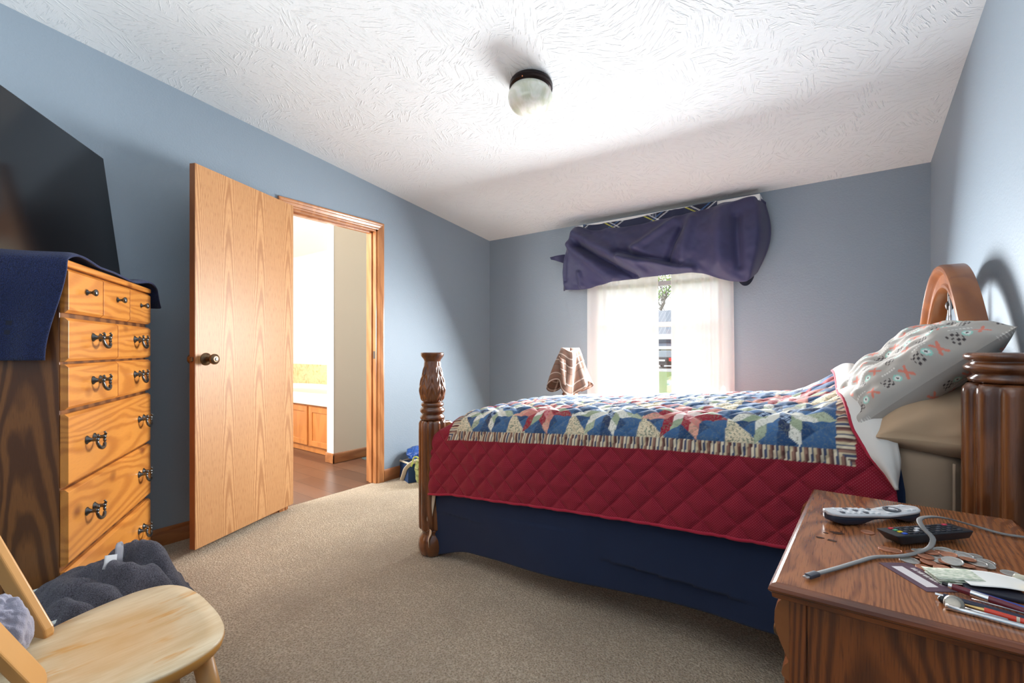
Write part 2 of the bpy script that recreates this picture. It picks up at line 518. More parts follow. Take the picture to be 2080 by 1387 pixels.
# door casing with a stepped moulding, jamb lining and stop
def casing(name, face, sgn):
    prof = [(0.0, 0.0), (0.0, 0.010), (0.006, 0.013), (0.014, 0.010), (0.020, 0.012), (0.030, 0.016), (0.036, 0.0145), (0.046, 0.018), (0.054, 0.018), (0.057, 0.014), (0.057, 0.0)]
    V, F, m = [], [], len(prof)
    for d, p in prof:
        x = face + sgn * p
        V += [(x, DY0 + 0.004 - d, 0), (x, DY0 + 0.004 - d, DZ - 0.004 + d), (x, DY1 - 0.004 + d, DZ - 0.004 + d), (x, DY1 - 0.004 + d, 0)]
    for i in range(m - 1):
        for k in range(3):
            F.append((i * 4 + k, i * 4 + k + 1, (i + 1) * 4 + k + 1, (i + 1) * 4 + k))
    struct(MB().add(V, F).build(name, MTRIM))
casing('trim_1', XL, 1)
casing('trim_2', XL - 0.12, -1)
J = MB()
J.box((XL - .12, DY0, 0), (XL, DY0 + .018, DZ)).box((XL - .12, DY1 - .018, 0), (XL, DY1, DZ)).box((XL - .12, DY0, DZ - .018), (XL, DY1, DZ))
J.box((XL - .075, DY0 + .018, 0), (XL - .040, DY0 + .030, DZ)).box((XL - .075, DY1 - .030, 0), (XL - .040, DY1 - .018, DZ)).box((XL - .075, DY0, DZ - .030), (XL - .040, DY1, DZ - .018))
jamb = struct(J.build('trim_3', MTRIM, bevel=0.002))
MB().box((XL - .030, DY1 - .0195, 0.99), (XL - .008, DY1 - .018, 1.05)).build('strike_plate', MIRON, jamb, bevel=0.001)

# window: vinyl frame, two sashes, glass
MGLASS = NT('window_glass')
tr = MGLASS.n('BsdfTransparent')
gl = MGLASS.n('BsdfGlossy', {'Roughness': 0.02})
mx = MGLASS.n('MixShader', {'Fac': 0.06})
MGLASS.put(mx.inputs[1], tr.outputs[0]); MGLASS.put(mx.inputs[2], gl.outputs[0]); MGLASS.put(MGLASS.o.inputs[0], mx.outputs[0])
MGLASS = MGLASS.m
win = struct(thing('window_1', None, None, (0, 0, 0)))
mb = MB()
for (a, b, c, d) in ((WX0, WX0 + .05, WZ0, WZ1), (WX1 - .05, WX1, WZ0, WZ1), (WX0, WX1, WZ0, WZ0 + .05), (WX0, WX1, WZ1 - .05, WZ1)):
    mb.box((a, YF + .03, c), (b, YF + .11, d))
mb.box((WX0 - .02, YF - .03, WZ0 - .03), (WX1 + .02, YF + .03, WZ0))
mb.build('window_frame', MWHITE, win, bevel=0.003)
mb = MB()
zm = 1.27
mb.box((WX0 + .05, YF + .05, zm - .02), (WX1 - .05, YF + .085, zm + .02)).box((WX0 + .05, YF + .05, WZ0 + .05), (WX0 + .085, YF + .085, WZ1 - .05)).box((WX1 - .085, YF + .05, WZ0 + .05), (WX1 - .05, YF + .085, WZ1 - .05))
mb.build('sash', MWHITE, win, bevel=0.003)
MB().box((WX0 + .05, YF + .066, WZ0 + .05), (WX1 - .05, YF + .070, WZ1 - .05)).build('glass_pane', MGLASS, win)

# ---------------------------------------------------------------- bathroom beyond the doorway
MBW = plain('bathroom_white_paint', srgb(238, 236, 230), 0.6, vary=0.02)
MBB = plain('bathroom_beige_paint', srgb(222, 206, 182), 0.6, vary=0.03, scale=3)
struct(MB().box((-6.6, 0.2, -0.11), (XL - 0.04, 4.3, -0.004)).build('floor_bathroom', MPLANK))
struct(MB().box((-6.6, 0.2, 2.40), (XL - 0.12, 4.3, 2.45)).build('ceiling_bathroom', MBW))
struct(MB().box((-6.6, 3.50, 0), (XL - 0.12, 3.6, 2.4)).build('wall_bathroom_far', MBW))
struct(MB().box((-6.7, 0.2, 0), (-6.6, 3.6, 2.4)).build('wall_bathroom_left', MBW))
struct(MB().box((-6.6, 0.1, 0), (XL - 0.12, 0.2, 2.4)).build('wall_bathroom_near', MBW))
part = struct(MB().box((-3.955, 2.455, 0), (-3.855, 3.50, 2.4)).build('wall_bathroom_partition', MBB, bevel=0.004))
MB().box((-3.957, 2.452, 0), (-3.853, 2.456, 2.4)).build('lit_end_face', MBW, part)  # thin slab: the partition's lit end, its brightness put into white paint
baseboard('baseboard_bathroom', -3.855, 2.44, -3.855, 3.50, 1, 0, 0.09)
baseboard('baseboard_bathroom', -3.968, 2.452, -3.842, 2.452, 0, -1, 0.09)

tub = thing('bathtub', 'white bathtub set in a beige deck beyond the open doorway', 'bathtub', (-5.1, 3.02, 0))
MDECK = plain('beige_stone_deck', srgb(226, 212, 190), 0.3, vary=0.1, scale=20)
MTUB = plain('white_acrylic', srgb(246, 246, 246), 0.15, vary=0.0)
mb = MB().box((-1.45, -.50, .498), (1.143, .478, .545))
mb.build('deck', MDECK, tub, bevel=0.008)
mb = MB()
def rr(ax, ay, n=40, e=4.0):
    return [(ax * math.copysign(abs(cos(t)) ** (2 / e), cos(t)), ay * math.copysign(abs(sin(t)) ** (2 / e), sin(t))) for t in np.linspace(0, 2 * pi, n, endpoint=False)]
rings = [(1.04, .42, .545), (1.05, .43, .575), (1.03, .415, .598), (0.98, .38, .602), (0.93, .34, .59), (0.90, .32, .52), (.86, .29, .25), (.80, .25, .18)]
V, F = [], []
for ax, ay, z in rings:
    V += [(p[0], p[1] - .02, z) for p in rr(ax, ay)]
for i in range(len(rings) - 1):
    for k in range(40):
        F.append((i * 40 + k, i * 40 + (k + 1) % 40, (i + 1) * 40 + (k + 1) % 40, (i + 1) * 40 + k))
F.append(tuple(range((len(rings) - 1) * 40, len(rings) * 40)))
mb.add(V, F).build('basin', MTUB, tub, smooth=True)
spl = NT('yellow_marble_splash')
v_ = spl.coord()
spl.m = spl.fin(spl.ramp(spl.noise(v_, 9, 6, 0.65, 0.8), [(0.35, srgb(206, 174, 112)), (0.55, srgb(232, 214, 164)), (0.7, srgb(190, 150, 92))]), 0.3)
struct(MB().box((-6.6, 3.485, .545), (-3.955, 3.50, .85)).build('trim_4', spl.m, bevel=0.002))

cab = thing('tub_cabinet', 'honey maple cabinet with panel doors under the bathtub deck', 'cabinet', (-5.1, 2.56, 0))
MB().box((-1.45, 0.01, 0.06), (1.143, .06, .496)).build('body', MCAB, cab)
MB().box((-1.45, 0.03, 0.0), (1.143, .06, .06)).build('toe_kick', MCAB, cab)
for k in range(5):
    x0 = 1.143 - 0.03 - (k + 1) * 0.46
    dr = MB()
    w, z0, z1 = 0.42, .075, .475
    dr.box((x0, -.009, z0), (x0 + .055, .0095, z1)).box((x0 + w - .055, -.009, z0), (x0 + w, .0095, z1)).box((x0 + .055, -.009, z0), (x0 + w - .055, .0095, z0 + .055)).box((x0 + .055, -.009, z1 - .055), (x0 + w - .055, .0095, z1))
    d = dr.build('door', MCAB, cab, bevel=0.002)
    MB().box((x0 + .055, .001, z0 + .055), (x0 + w - .055, .009, z1 - .055)).build('panel', MCAB, d)
mat_o = MB().box((-3.80, 2.72, -.004), (-3.30, 3.25, .008)).build('bath_mat', terry('dark_green_mat', srgb(40, 58, 58), srgb(80, 100, 96)), bevel=0.004)
tag(mat_o, 'dark green bath mat on the brown planks beside the partition', 'bath mat')

# ---------------------------------------------------------------- the open oak door
dl, dh = np.array([-2.681, .926]), np.array([-2.958, 1.588])
ddir = (dl - dh) / np.linalg.norm(dl - dh)
dw = float(np.linalg.norm(dl - dh))
door = thing('door_1', 'pale oak veneer door swung open against the left wall', 'door', (dh[0], dh[1], 0), atan2(ddir[1], ddir[0]), kind='structure')
# local x: hinge -> latch, local y: away from the wall is +y
sgn = 1.0
th = 0.035
MB().box((0, -th, .04), (dw, 0, 2.02)).build('slab', MDOOR, door, bevel=0.0015)
MB().box((dw + .0005, -th + .001, .041), (dw + .0015, -.001, 2.019)).build('edge_band', MDOORE, door)
kb = MB()
kx, kz = dw - .062, 1.015
kb.lathe([(.033, 0), (.033, .004), (.028, .009), (.014, .013), (.0115, .030), (.014, .036), (.024, .042), (.028, .052), (.027, .060), (.020, .066), (.012, .067)], 32, (kx, 0, kz), (0, 1, 0))
kn = kb.build('knob', MBRASS, door, smooth='auto')
MB().lathe([(.009, 0), (.009, .003), (.006, .004)], 20, (kx, .0665, kz), (0, 1, 0)).build('keyhole', MIRON, kn)
MB().lathe([(.033, 0), (.033, .004), (.014, .013), (.0115, .03), (.024, .042), (.027, .058), (.012, .066)], 24, (kx, -th, kz), (0, -1, 0)).build('knob', MBRASS, door, smooth='auto')
MB().box((dw, -.027, kz - .012), (dw + .011, -.010, kz + .012)).build('latch_bolt', MBRASS, door, bevel=0.004)
for z in (.25, 1.05, 1.82):
    MB().cyl((-.006, -th + .004, z - .045), (-.006, -th + .004, z + .045), .006, 12).build('hinge', MBRASS, door)

# ---------------------------------------------------------------- ceiling light
lc = np.array([-1.27, 1.905])
cl = thing('ceiling_light', 'round ceiling light with a dark ring and an alabaster glass bowl', 'ceiling light', (lc[0], lc[1], zc(lc[1])))
cl.rotation_euler = (-math.atan(0.1153), 0, 0)
MDARKB = plain('oil_rubbed_bronze', srgb(40, 30, 30), 0.3, 0.7, 0.3, 40)
MB().lathe([(.060, -.002), (.104, -.004), (.108, -.014), (.106, -.020), (.109, -.024), (.108, -.036), (.100, -.044), (.094, -.046)], 48).build('base_ring', MDARKB, cl, smooth='auto')
t = NT('alabaster_glass')
v_ = t.coord()
t.fin(t.ramp(t.noise(v_, 9, 3, 0.6, 1.0), [(0.35, srgb(196, 200, 180)), (0.6, srgb(228, 230, 222))]), 0.22, Subsurface_Weight=0.2)
MB().lathe([(.094, -.040), (.104, -.052), (.111, -.070), (.112, -.085), (.106, -.108), (.092, -.130), (.070, -.147), (.042, -.158), (.016, -.162), (.001, -.1625)], 48).build('glass_bowl', t.m, cl, smooth=True)
MB().ball((.02, -.104, -.036), .004, 10).build('thumb_screw', plain('copper_screw', srgb(220, 140, 90), 0.25, 0.9), cl, smooth=True)

# ---------------------------------------------------------------- bed frame
bed = thing('bed', 'carved dark wood bed with fluted posts and an arched headboard', 'bed', (-0.7, 2.42, 0))
BO = np.array([-0.7, 2.42])
def reeds(n, amp):
    return lambda r, h, a: r * (1 - amp + amp * abs(cos(n * a / 2)) ** 0.6) if r > 0 else r
def foot_post(x, y):
    c = (x - BO[0], y - BO[1], 0)
    b = MB()
    b.lathe([(.052, .0), (.062, .006), (.071, .03), (.073, .055), (.068, .085), (.055, .105), (.050, .115), (.056, .125), (.060, .135)], 36, c)
    post = b.build('foot_post', MBED, bed, smooth=True)
    MB().lathe([(.064, .133), (.070, .142), (.071, .20), (.071, .64), (.070, .685), (.064, .697), (.05, .70)], 96, c, fn=reeds(10, .20)).build('fluted_shaft', MBED, post, smooth=True)
    MB().lathe([(.05, .698), (.062, .702), (.064, .712), (.059, .722), (.051, .728), (.058, .734), (.064, .744), (.064, .752), (.058, .76), (.050, .765), (.056, .77), (.060, .778), (.056, .787), (.046, .792)], 36, c).build('turned_ring', MBED, post, smooth=True)
    zz = np.linspace(0, 1, 46)
    prof = spline([(.046, .790), (.056, .80), (.066, .835), (.068, .862), (.063, .90), (.052, .945), (.044, .985), (.042, 1.005)], 46)
    def leaf(r, h, a):
        q = (h - .79) / .215
        m = a * 8 / (2 * pi)
        u = abs((m % 1) - .5) * 2                      # 0 at a leaf's rib, 1 between leaves
        rib = .05 * math.exp(-(u / .10) ** 2)
        vein = .030 * sin(26 * q - 9 * u)
        edge = -.10 * math.exp(-((u - 1) / .16) ** 2)
        return r * (1 + (rib + vein + edge) * min(1, 6 * q, 5 * (1 - q) + .15))
    MB().lathe([tuple(p) for p in prof], 128, c, fn=leaf).build('carved_urn', MBED, post, smooth=True)
    MB().lathe([(.040, 1.0), (.044, 1.012), (.056, 1.028), (.060, 1.036), (.060, 1.046), (.056, 1.050), (.02, 1.050)], 36, c).build('cap', MBED, post, smooth='auto')
foot_post(-1.747, 1.685)
foot_post(-1.747, 3.17)
def head_post(x, y):
    c = (x - BO[0], y - BO[1], 0)
    post = MB().lathe([(.062, .0), (.080, .03), (.084, .055), (.076, .09), (.06, .11), (.07, .13)], 36, c).build('head_post', MBED, bed, smooth=True)
    MB().lathe([(.076, .13), (.083, .142), (.084, .2), (.084, .955), (.082, .972), (.074, .982), (.05, .985)], 96, c, fn=reeds(9, .20)).build('fluted_shaft', MBED, post, smooth=True)
    MB().lathe([(.05, .982), (.068, .988), (.070, .996), (.060, 1.004), (.064, 1.010), (.077, 1.017), (.078, 1.026), (.070, 1.034), (.064, 1.037), (.073, 1.041), (.078, 1.047), (.0775, 1.055), (.070, 1.060), (.05, 1.0605)], 40, c).build('turned_ring', MBED, post, smooth=True)
head_post(.325, 1.635)
head_post(.325, 3.21)
# footboard and rails
MB().prism([(y - BO[1], z) for y, z in [(1.72, .30), (3.13, .30), (3.13, .685), (3.05, .68), (2.96, .63), (2.42, .62), (1.90, .63), (1.80, .68), (1.72, .685)]], -1.768 - BO[0], -1.728 - BO[0], 'X').build('footboard', MBED, bed, bevel=0.008)
for y in (1.70, 3.12):
    MB().box((-1.74 - BO[0], y - .013 - BO[1], .26), (.30 - BO[0], y + .013 - BO[1], .42)).build('side_rail', MBED, bed, bevel=0.004)
MB().box((-1.70 - BO[0], 1.76 - BO[1], .24), (.27 - BO[0], 3.08 - BO[1], .28)).build('slat_base', MBED, bed)
MB().box((.32 - BO[0], 1.70 - BO[1], .30), (.355 - BO[0], 3.16 - BO[1], .86)).build('headboard_panel', MBED, bed, bevel=0.006)
# arch
outer = [(.62, .84), (.55, .95), (.47, 1.055), (.38, 1.165), (.305, 1.25), (.226, 1.318), (.14, 1.365), (.07, 1.384), (0, 1.390)]
outer = outer + [(-h, z) for h, z in outer[-2::-1]]
oc = spline(outer, 90)
tg = np.gradient(oc, axis=0); tg /= np.linalg.norm(tg, axis=1)[:, None]
nr = np.stack([tg[:, 1], -tg[:, 0]], 1)               # towards the outside
nr = np.where(((oc - np.array([0, .9])) * nr).sum(1, keepdims=True) < 0, -nr, nr)
def xarch(y):
    return .318 - .026 * (y - 2.02)
sect = [(0, .0), (0, -.018), (-.006, -.026), (-.016, -.028), (-.026, -.022), (-.031, -.010), (-.036, -.006), (-.070, -.006), (-.076, -.012), (-.086, -.012), (-.092, -.004), (-.092, .040), (0, .040)]
V, F, m = [], [], len(sect)
for i in range(len(oc)):
    for d, p in sect:
        q = oc[i] + nr[i] * d
        Y = 2.40 + q[0]
        V.append((xarch(Y) + p - BO[0] + .004, Y - BO[1], q[1]))
for i in range(len(oc) - 1):
    for k in range(m):
        F.append((i * m + k, i * m + (k + 1) % m, (i + 1) * m + (k + 1) % m, (i + 1) * m + k))
F += [tuple(range(m)), tuple(range((len(oc) - 1) * m, len(oc) * m))]
arch = MB().add(V, F).build('headboard_arch', MARCH, bed, smooth='auto')
def yz(y, z, dx=.018):
    return (xarch(2.4 + y) + dx - BO[0], 2.4 + y - BO[1], z)
it = MB()
it.tube([yz(0, z) for z in np.linspace(.84, 1.31, 16)], .006, 8)
it.ball(yz(0, 1.235), .013, 12, (1, 1, 1.5)).ball(yz(0, 1.16), .010, 12, (1, 1, 2.0))
it.build('iron_rod', MSCROLL, arch, smooth=True)
for s in (-1, 1):
    for (y0, r, zt) in ((.085, .07, 1.16), (.225, .06, 1.06)):
        b = MB()
        pts = [yz(s * (y0 - r), z) for z in np.linspace(.84, zt - r, 6)] + [yz(s * (y0 - r * cos(a)), zt - r + r * sin(a)) for a in np.linspace(0.15, pi - 0.15, 14)] + [yz(s * (y0 + r), z) for z in np.linspace(zt - r, .84, 6)]
        b.tube(pts, .0075, 8).build('iron_loop', MSCROLL, arch, smooth=True)
    for y1, zt in ((.03, 1.27), (.055, 1.20)):
        MB().tube([yz(s * y1 * (1 - ((z - .84) / (zt - .84)) ** 2 * .75), z) for z in np.linspace(.84, zt, 12)], .004, 6).build('iron_spindle', plain('pale_nickel_spindle', srgb(206, 208, 210), 0.3, 0.7), arch, smooth=True)

# ---------------------------------------------------------------- mattress with tan fitted sheet
MX0, MX1, MY0, MY1 = -1.69, .295, 1.665, 3.12
def ztop(x):                                           # the bed rises a little towards the head
    return np.interp(x, [-1.75, -1.5, -1.1, -.6, 0, .3], [.705, .735, .77, .80, .825, .825])
def zquilt(x):                                         # blankets and quilt lie thicker towards the pillows
    return np.interp(x, [-1.75, -1.55, -1.03, -.52, 0, .3], [.722, .752, .797, .838, .862, .862])
n = 70
ang = np.linspace(0, 2 * pi, 140, endpoint=False)
def rounded(ax, ay, e):
    return np.stack([ax * np.sign(np.cos(ang)) * np.abs(np.cos(ang)) ** (2 / e), ay * np.sign(np.sin(ang)) * np.abs(np.sin(ang)) ** (2 / e)], 1)
cx, cy, hx, hy = (MX0 + MX1) / 2, (MY0 + MY1) / 2, (MX1 - MX0) / 2, (MY1 - MY0) / 2
rows = []
for k, (s, zrel) in enumerate([(.0, 0.0), (.90, 0.0), (.965, .008), (.99, .03), (1.0, .06), (1.0, .20), (.995, .34), (.99, .36), (1.0, .38), (1.0, .50), (.97, .52), (.0, .52)]):
    p = rounded(hx, hy, 14)
    p = p * (1 if s > .5 else .02) if s < .5 else np.stack([p[:, 0] * (1 - (1 - s) * .6), p[:, 1] * (1 - (1 - s))], 1)
    X, Y = cx + p[:, 0], cy + p[:, 1]
    Z = ztop(X) - zrel - .03
    wv = .004 * waves(X * 3, Y * 3 + zrel * 6, 5, 4.0, 3) * (1 if .02 < zrel < .5 else 0)
    rows.append(np.stack([X + wv, Y - wv, np.maximum(Z, .285 if zrel < .5 else .285)], 1))
mat_tan = cloth('tan_fitted_sheet', srgb(176, 150, 124), 0.9, 1100, 0.15, 0.12, 0.1)
mattress = gridmesh('mattress', np.array(rows) - np.array([cx, cy, 0]), mat_tan, wrap=True)
mattress.location = (cx, cy, 0)
tag(mattress, 'thick mattress in a tan fitted sheet on the carved wood bed', 'mattress')
# gathered corner of the fitted sheet at the head and the loose corner at the foot
sm = MB()
sm.tube([(.235 - cx, MY0 - .003 - cy, z) for z in np.linspace(.42, .765, 14)], .0035, 6)
sm.build('corner_seam', mat_tan, mattress, smooth=True)
u, v = np.meshgrid(np.linspace(0, 1, 30), np.linspace(0, 1, 40))
lp = np.stack([-1.655 - .055 * v - .03 * u * v - cx + .008 * np.sin(u * 9 + v * 3), 1.655 - .015 * np.sin(u * 7) * v - .02 * v + .02 * u - cy, .56 - v * .40 * (1 - .45 * u)], -1)
gridmesh('loose_sheet_corner', lp, MCREAM, mattress, solid=.002)
lp2 = np.stack([-1.715 - .02 * u * v - cx + .004 * np.sin(v * 8), 1.632 - .012 * u - .004 * v - cy + 0 * u, .15 - v * (.10 - .02 * u)], -1)
lp2[..., 0] += .03 * u
gridmesh('sheet_tie', lp2, MCREAM, mattress, solid=.002)

# ---------------------------------------------------------------- quilt
def section(w, X, Yn, r, Yf, off=0.0, flare=.02, phase=0.0):
    """w: arc length measured from the top of the near edge (negative = hanging down)"""
    zt = zquilt(X) + off
    R = r
    q = R * pi / 2
    d = np.maximum(-w - 0, 0)
    a = np.clip(w / R, 0, pi / 2)
    Y = np.where(w < 0, Yn - off - flare * np.minimum(d / .4, 1.2), Yn - off + R - R * np.cos(a))
    Z = np.where(w < 0, zt - R - d, zt - R + R * np.sin(a))
    over = np.maximum(w - q, 0)
    W = Yf - Yn + 2 * off - 2 * R
    Y = Y + np.minimum(over, W)
    fa = np.clip((over - W) / R, 0, pi / 2)
    Y = Y + np.where(over > W, R * np.sin(fa), 0)
    Z = Z - np.where(over > W, R - R * np.cos(fa), 0) - np.maximum(over - W - q, 0)
    return Y, Z

QX0, RW = -1.705, .15
PX0, PX1 = -1.545, -.02                               # patchwork panel (5 blocks)
BL = (PX1 - PX0) / 5
PW0 = .065                                            # lower edge of the patchwork on the near side
PW1 = PW0 + 5 * BL
BW = .047
HEM = -.247
ws = np.concatenate([np.arange(HEM, .50, .0040), np.arange(.50, 1.88, .0075)])
us = np.arange(0, 1.0001, 1 / 440)
U, Wg = np.meshgrid(us, ws)
def xend(w):
    return np.interp(w - .075, [-.42, -.20, -.06, .0, .08, .2, .4, .9, 1.6], [.134, .124, .112, .106, .098, .086, .068, .03, .02])
def quilt_surface(U, Wg, off=0.0, puff=True, xe=None):
    X = QX0 + (( xend(Wg) if xe is None else xe) - QX0) * U
    X = np.where(Wg < 0, X, X + sstep(0, .25, Wg) * .03 * (1 - U) ** 6)
    Y, Z = section(Wg, X, 1.640, RW, 3.13, off)
    Wg = Wg - .075
    top = sstep(-.02, .12, Wg) * sstep(1.62, 1.45, Wg)
    # the foot end rolls down over the mattress edge
    e = np.clip((-1.53 - X) / .17, 0, 1)
    Z = Z - top * .17 * (1 - np.sqrt(np.clip(1 - e ** 2, 0, 1)))
    # loose hump under the turned-back end beside the pillows
    Z = Z + .11 * sstep(-.22, .05, X) * sstep(.25, .75, Wg) * sstep(1.75, 1.3, Wg)
    Z = Z + .055 * sstep(-.12, .06, X) * sstep(.03, .22, Wg) * sstep(.6, .3, Wg)
    Z = Z + top * (-.035 * sstep(.5, 1.5, Wg) + .018 * sstep(0, .7, Wg) * sstep(1.6, .8, Wg) + .008 * waves(X, Wg, 3, 5.0, 3))
    side = sstep(.02, -.25, Wg)
    Y = Y - side * (.006 * waves(X, Wg * .4, 8, 9.0, 3) + .020 * sstep(.0, .12, X) + .010 * sstep(-1.5, -1.7, X))
    if puff:
        p = .112
        a = np.abs(np.sin((X + Wg) / p * pi)); b = np.abs(np.sin((X - Wg) / p * pi)); st = 1 - sstep(-.06, .14, Wg)
        h = .0115 * (np.minimum(a, b) ** .5 - .6) + .0016 * waves(X, Wg, 21, 48.0, 2)
        Z = Z + h * (1 - st)
        Y = Y - h * st
    return X, Y, Z
QXg, QYg, QZg = quilt_surface(U, Wg)

# patchwork colours
rs = np.random.RandomState(4)
BLUE, NAVYC, CREAM, WHITE, RED, PINK, GREEN, TEAL = lin(54, 94, 138), lin(34, 52, 88), lin(224, 208, 176), lin(230, 228, 216), lin(152, 24, 48), lin(214, 156, 152), lin(156, 170, 140), lin(30, 66, 108)
def patch(X, W):
    col = np.empty(X.shape + (3,)); prt = np.zeros(X.shape)
    col[:] = lin(142, 8, 38)
    # striped band
    band = (X > PX0 - BW) & (X < PX1 + BW) & (W > PW0 - BW) & (W < PW1 + BW)
    dx = np.maximum(PX0 - X, X - PX1); dw = np.maximum(PW0 - W, W - PW1)
    t = np.where(dx > dw, W, X)
    k = (t / .0062) % 5
    st = np.where((k < 1)[..., None], lin(96, 62, 58), np.where((k < 2)[..., None], lin(228, 214, 186), np.where((k < 3)[..., None], lin(70, 78, 104), np.where((k < 4)[..., None], lin(214, 196, 160), lin(150, 112, 96)))))
    col[band] = st[band]
    inn = (X >= PX0) & (X <= PX1) & (W >= PW0) & (W <= PW1)
    bi = np.clip(np.floor((X - PX0) / BL), 0, 4).astype(int); bj = np.clip(np.floor((W - PW0) / BL), 0, 4).astype(int)
    a = ((X - PX0) / BL - bi) * 2 - 1; b = ((W - PW0) / BL - bj) * 2 - 1
    red = ((bi + bj) % 2 == 1)
    r = np.hypot(a, b); th = np.arctan2(b, a) % (2 * pi)
    sec = np.floor(th / (pi / 4)); al = th - sec * pi / 4
    s = .60
    q = r * np.sin(al) / sin(pi / 4); p = r * np.cos(al) - q * cos(pi / 4)
    star = (p >= 0) & (q >= 0) & (p < s) & (q < s)
    ip, iq = np.floor(p / s * 2), np.floor(q / s * 2)
    ring = ip + iq
    # background between the points: blue, floral cream or red corners
    corner = (np.abs(a) + np.abs(b)) > 1.32
    odd = ((bi * 3 + bj * 5 + (a > 0) + 2 * (b > 0)) % 3)
    bg = np.where(corner[..., None], np.where((odd == 0)[..., None], CREAM, np.where((odd == 1)[..., None], BLUE, np.where(((bi + bj) % 3 == 0)[..., None], RED, BLUE))), np.where((sec % 2 == 0)[..., None], TEAL, BLUE))
    pr = np.where(corner & (odd == 0), .9, .25)
    par = (sec % 2 == 0)
    c0 = np.where(red[..., None], np.where(par[..., None], PINK, lin(240, 222, 214)), np.where(par[..., None], lin(170, 190, 214), WHITE))
    c1 = np.where(red[..., None], np.where((ip > iq)[..., None], RED, np.where(par[..., None], lin(206, 128, 118), GREEN)), np.where((ip > iq)[..., None], np.where(par[..., None], NAVYC, WHITE), np.where(par[..., None], GREEN, lin(74, 116, 164))))
    c2 = np.where(red[..., None], np.where(par[..., None], lin(222, 160, 140), RED), np.where(par[..., None], WHITE, lin(176, 186, 158)))
    sc = np.where((ring == 0)[..., None], c0, np.where((ring == 1)[..., None], c1, c2))
    chk = (ring == 0) & par & ((((X + W) / .010) % 1 < .28) | (((X - W) / .010) % 1 < .28))
    sc = np.where(chk[..., None], np.where(red[..., None], lin(190, 90, 100), NAVYC), sc)
    sp = np.where(ring == 2, .55, np.where(ring == 1, .35, 0))
    allc = np.where(star[..., None], sc, bg)
    col[inn] = allc[inn]
    prt[inn] = np.where(star, sp, pr)[inn]
    # thread colour along the quilting lines
    return col, prt
QC, QP = patch(QXg, Wg)
MQUILT = attr_cloth('patchwork_quilt_cotton', 0.9, 0.25, 900, 1.0, 0.1, True)
QR = 1.0 - ((QXg > PX0 - BW) & (QXg < PX1 + BW) & (Wg > PW0 - BW) & (Wg < PW1 + BW))
quilt = gridmesh('quilt', np.stack([QXg - BO[0], QYg - BO[1], QZg], -1), MQUILT, solid=.007, col=QC, prt=QP, pos=np.stack([QXg, Wg, QR], -1))
quilt.location = (BO[0], BO[1], 0)
tag(quilt, 'red bordered patchwork star quilt spread over the bed', 'quilt')
# turned-back end: off-white lining with a red bound edge
wb_ = np.linspace(-.022, 1.55, 240)
vb = np.linspace(0, 1, 26)
VB, WB = np.meshgrid(vb, wb_)
width = np.interp(WB - .075, [-.097, -.06, -.026, .05, .2, .5, 1.5], [.002, .022, .048, .082, .10, .085, .06])
x1, y1, z1 = quilt_surface(np.ones_like(WB), WB, 0, False)
Ui = 1 - width * VB / (xend(WB) - QX0)
x2, y2, z2 = quilt_surface(Ui, WB, 0, False)
lift = .013 + .014 * np.sin(VB * pi * .9) + .004 * waves(VB * .3, WB, 12, 14.0, 2)
lift = lift * np.minimum(1, VB * 5 + .25)
bx = x2 + .016 * np.exp(-VB * 7) * sstep(-.03, .06, WB)
by = y2 - lift * sstep(.22, .02, WB)
bz = z2 + lift * sstep(.02, .22, WB)
fb = np.stack([bx - BO[0], by - BO[1], bz], -1)
gridmesh('turned_back_lining', fb, MLINING, quilt, solid=.004)
e = fb[:, -1]
MB().tube(e[::3], .0055, 8).build('red_binding', MREDB, quilt, smooth=True)
hem = np.stack([QXg[0] - BO[0], QYg[0] - BO[1] - .002, QZg[0]], -1)
MB().tube(hem[::4], .0055, 8).build('red_binding', MREDB, quilt, smooth=True)

# navy flat sheet hanging below the quilt
wn = np.linspace(-.525, .5, 150)
un = np.linspace(0, 1, 260)
Un, Wn = np.meshgrid(un, wn)
Xn = -1.70 + (np.interp(Wn - .075, [-.6, -.1, .0, .2, .5], [.150, .136, .122, .095, .06]) + 1.70) * Un
Yn_, Zn = section(Wn, Xn, 1.655, .15, 3.1, 0, .012)
s1 = sstep(-.1, -.55, Wn)
Yn_ = Yn_ - s1 * (.020 * waves(Xn, Wn * .25, 31, 5.5, 2) + .006 * waves(Xn, Wn, 32, 13.0, 2)) + .012 * s1
Zn = Zn - .012 - s1 * (.045 * sstep(-1.45, -1.70, Xn) - .012 * waves(Xn, Xn * 0, 33, 3.0, 2))
Xn = Xn - .045 * s1 * (1 - Un) ** 8
Yn_ = np.where(Wn > -.325, np.maximum(Yn_, 1.652), Yn_)
Yn_ = np.where((Wn < -.125) & (Zn > .24), np.minimum(Yn_, 1.654), Yn_)
e = np.clip((-1.53 - Xn) / .17, 0, 1)
Zn = Zn - sstep(-.02, .12, Wn) * .17 * (1 - np.sqrt(np.clip(1 - e ** 2, 0, 1)))
ns = gridmesh('flat_sheet', np.stack([Xn - BO[0], Yn_ - BO[1], Zn], -1), MNAVY, solid=.003)
ns.location = (BO[0], BO[1], 0)
tag(ns, 'navy blue sheet hanging from under the quilt nearly to the carpet', 'sheet')

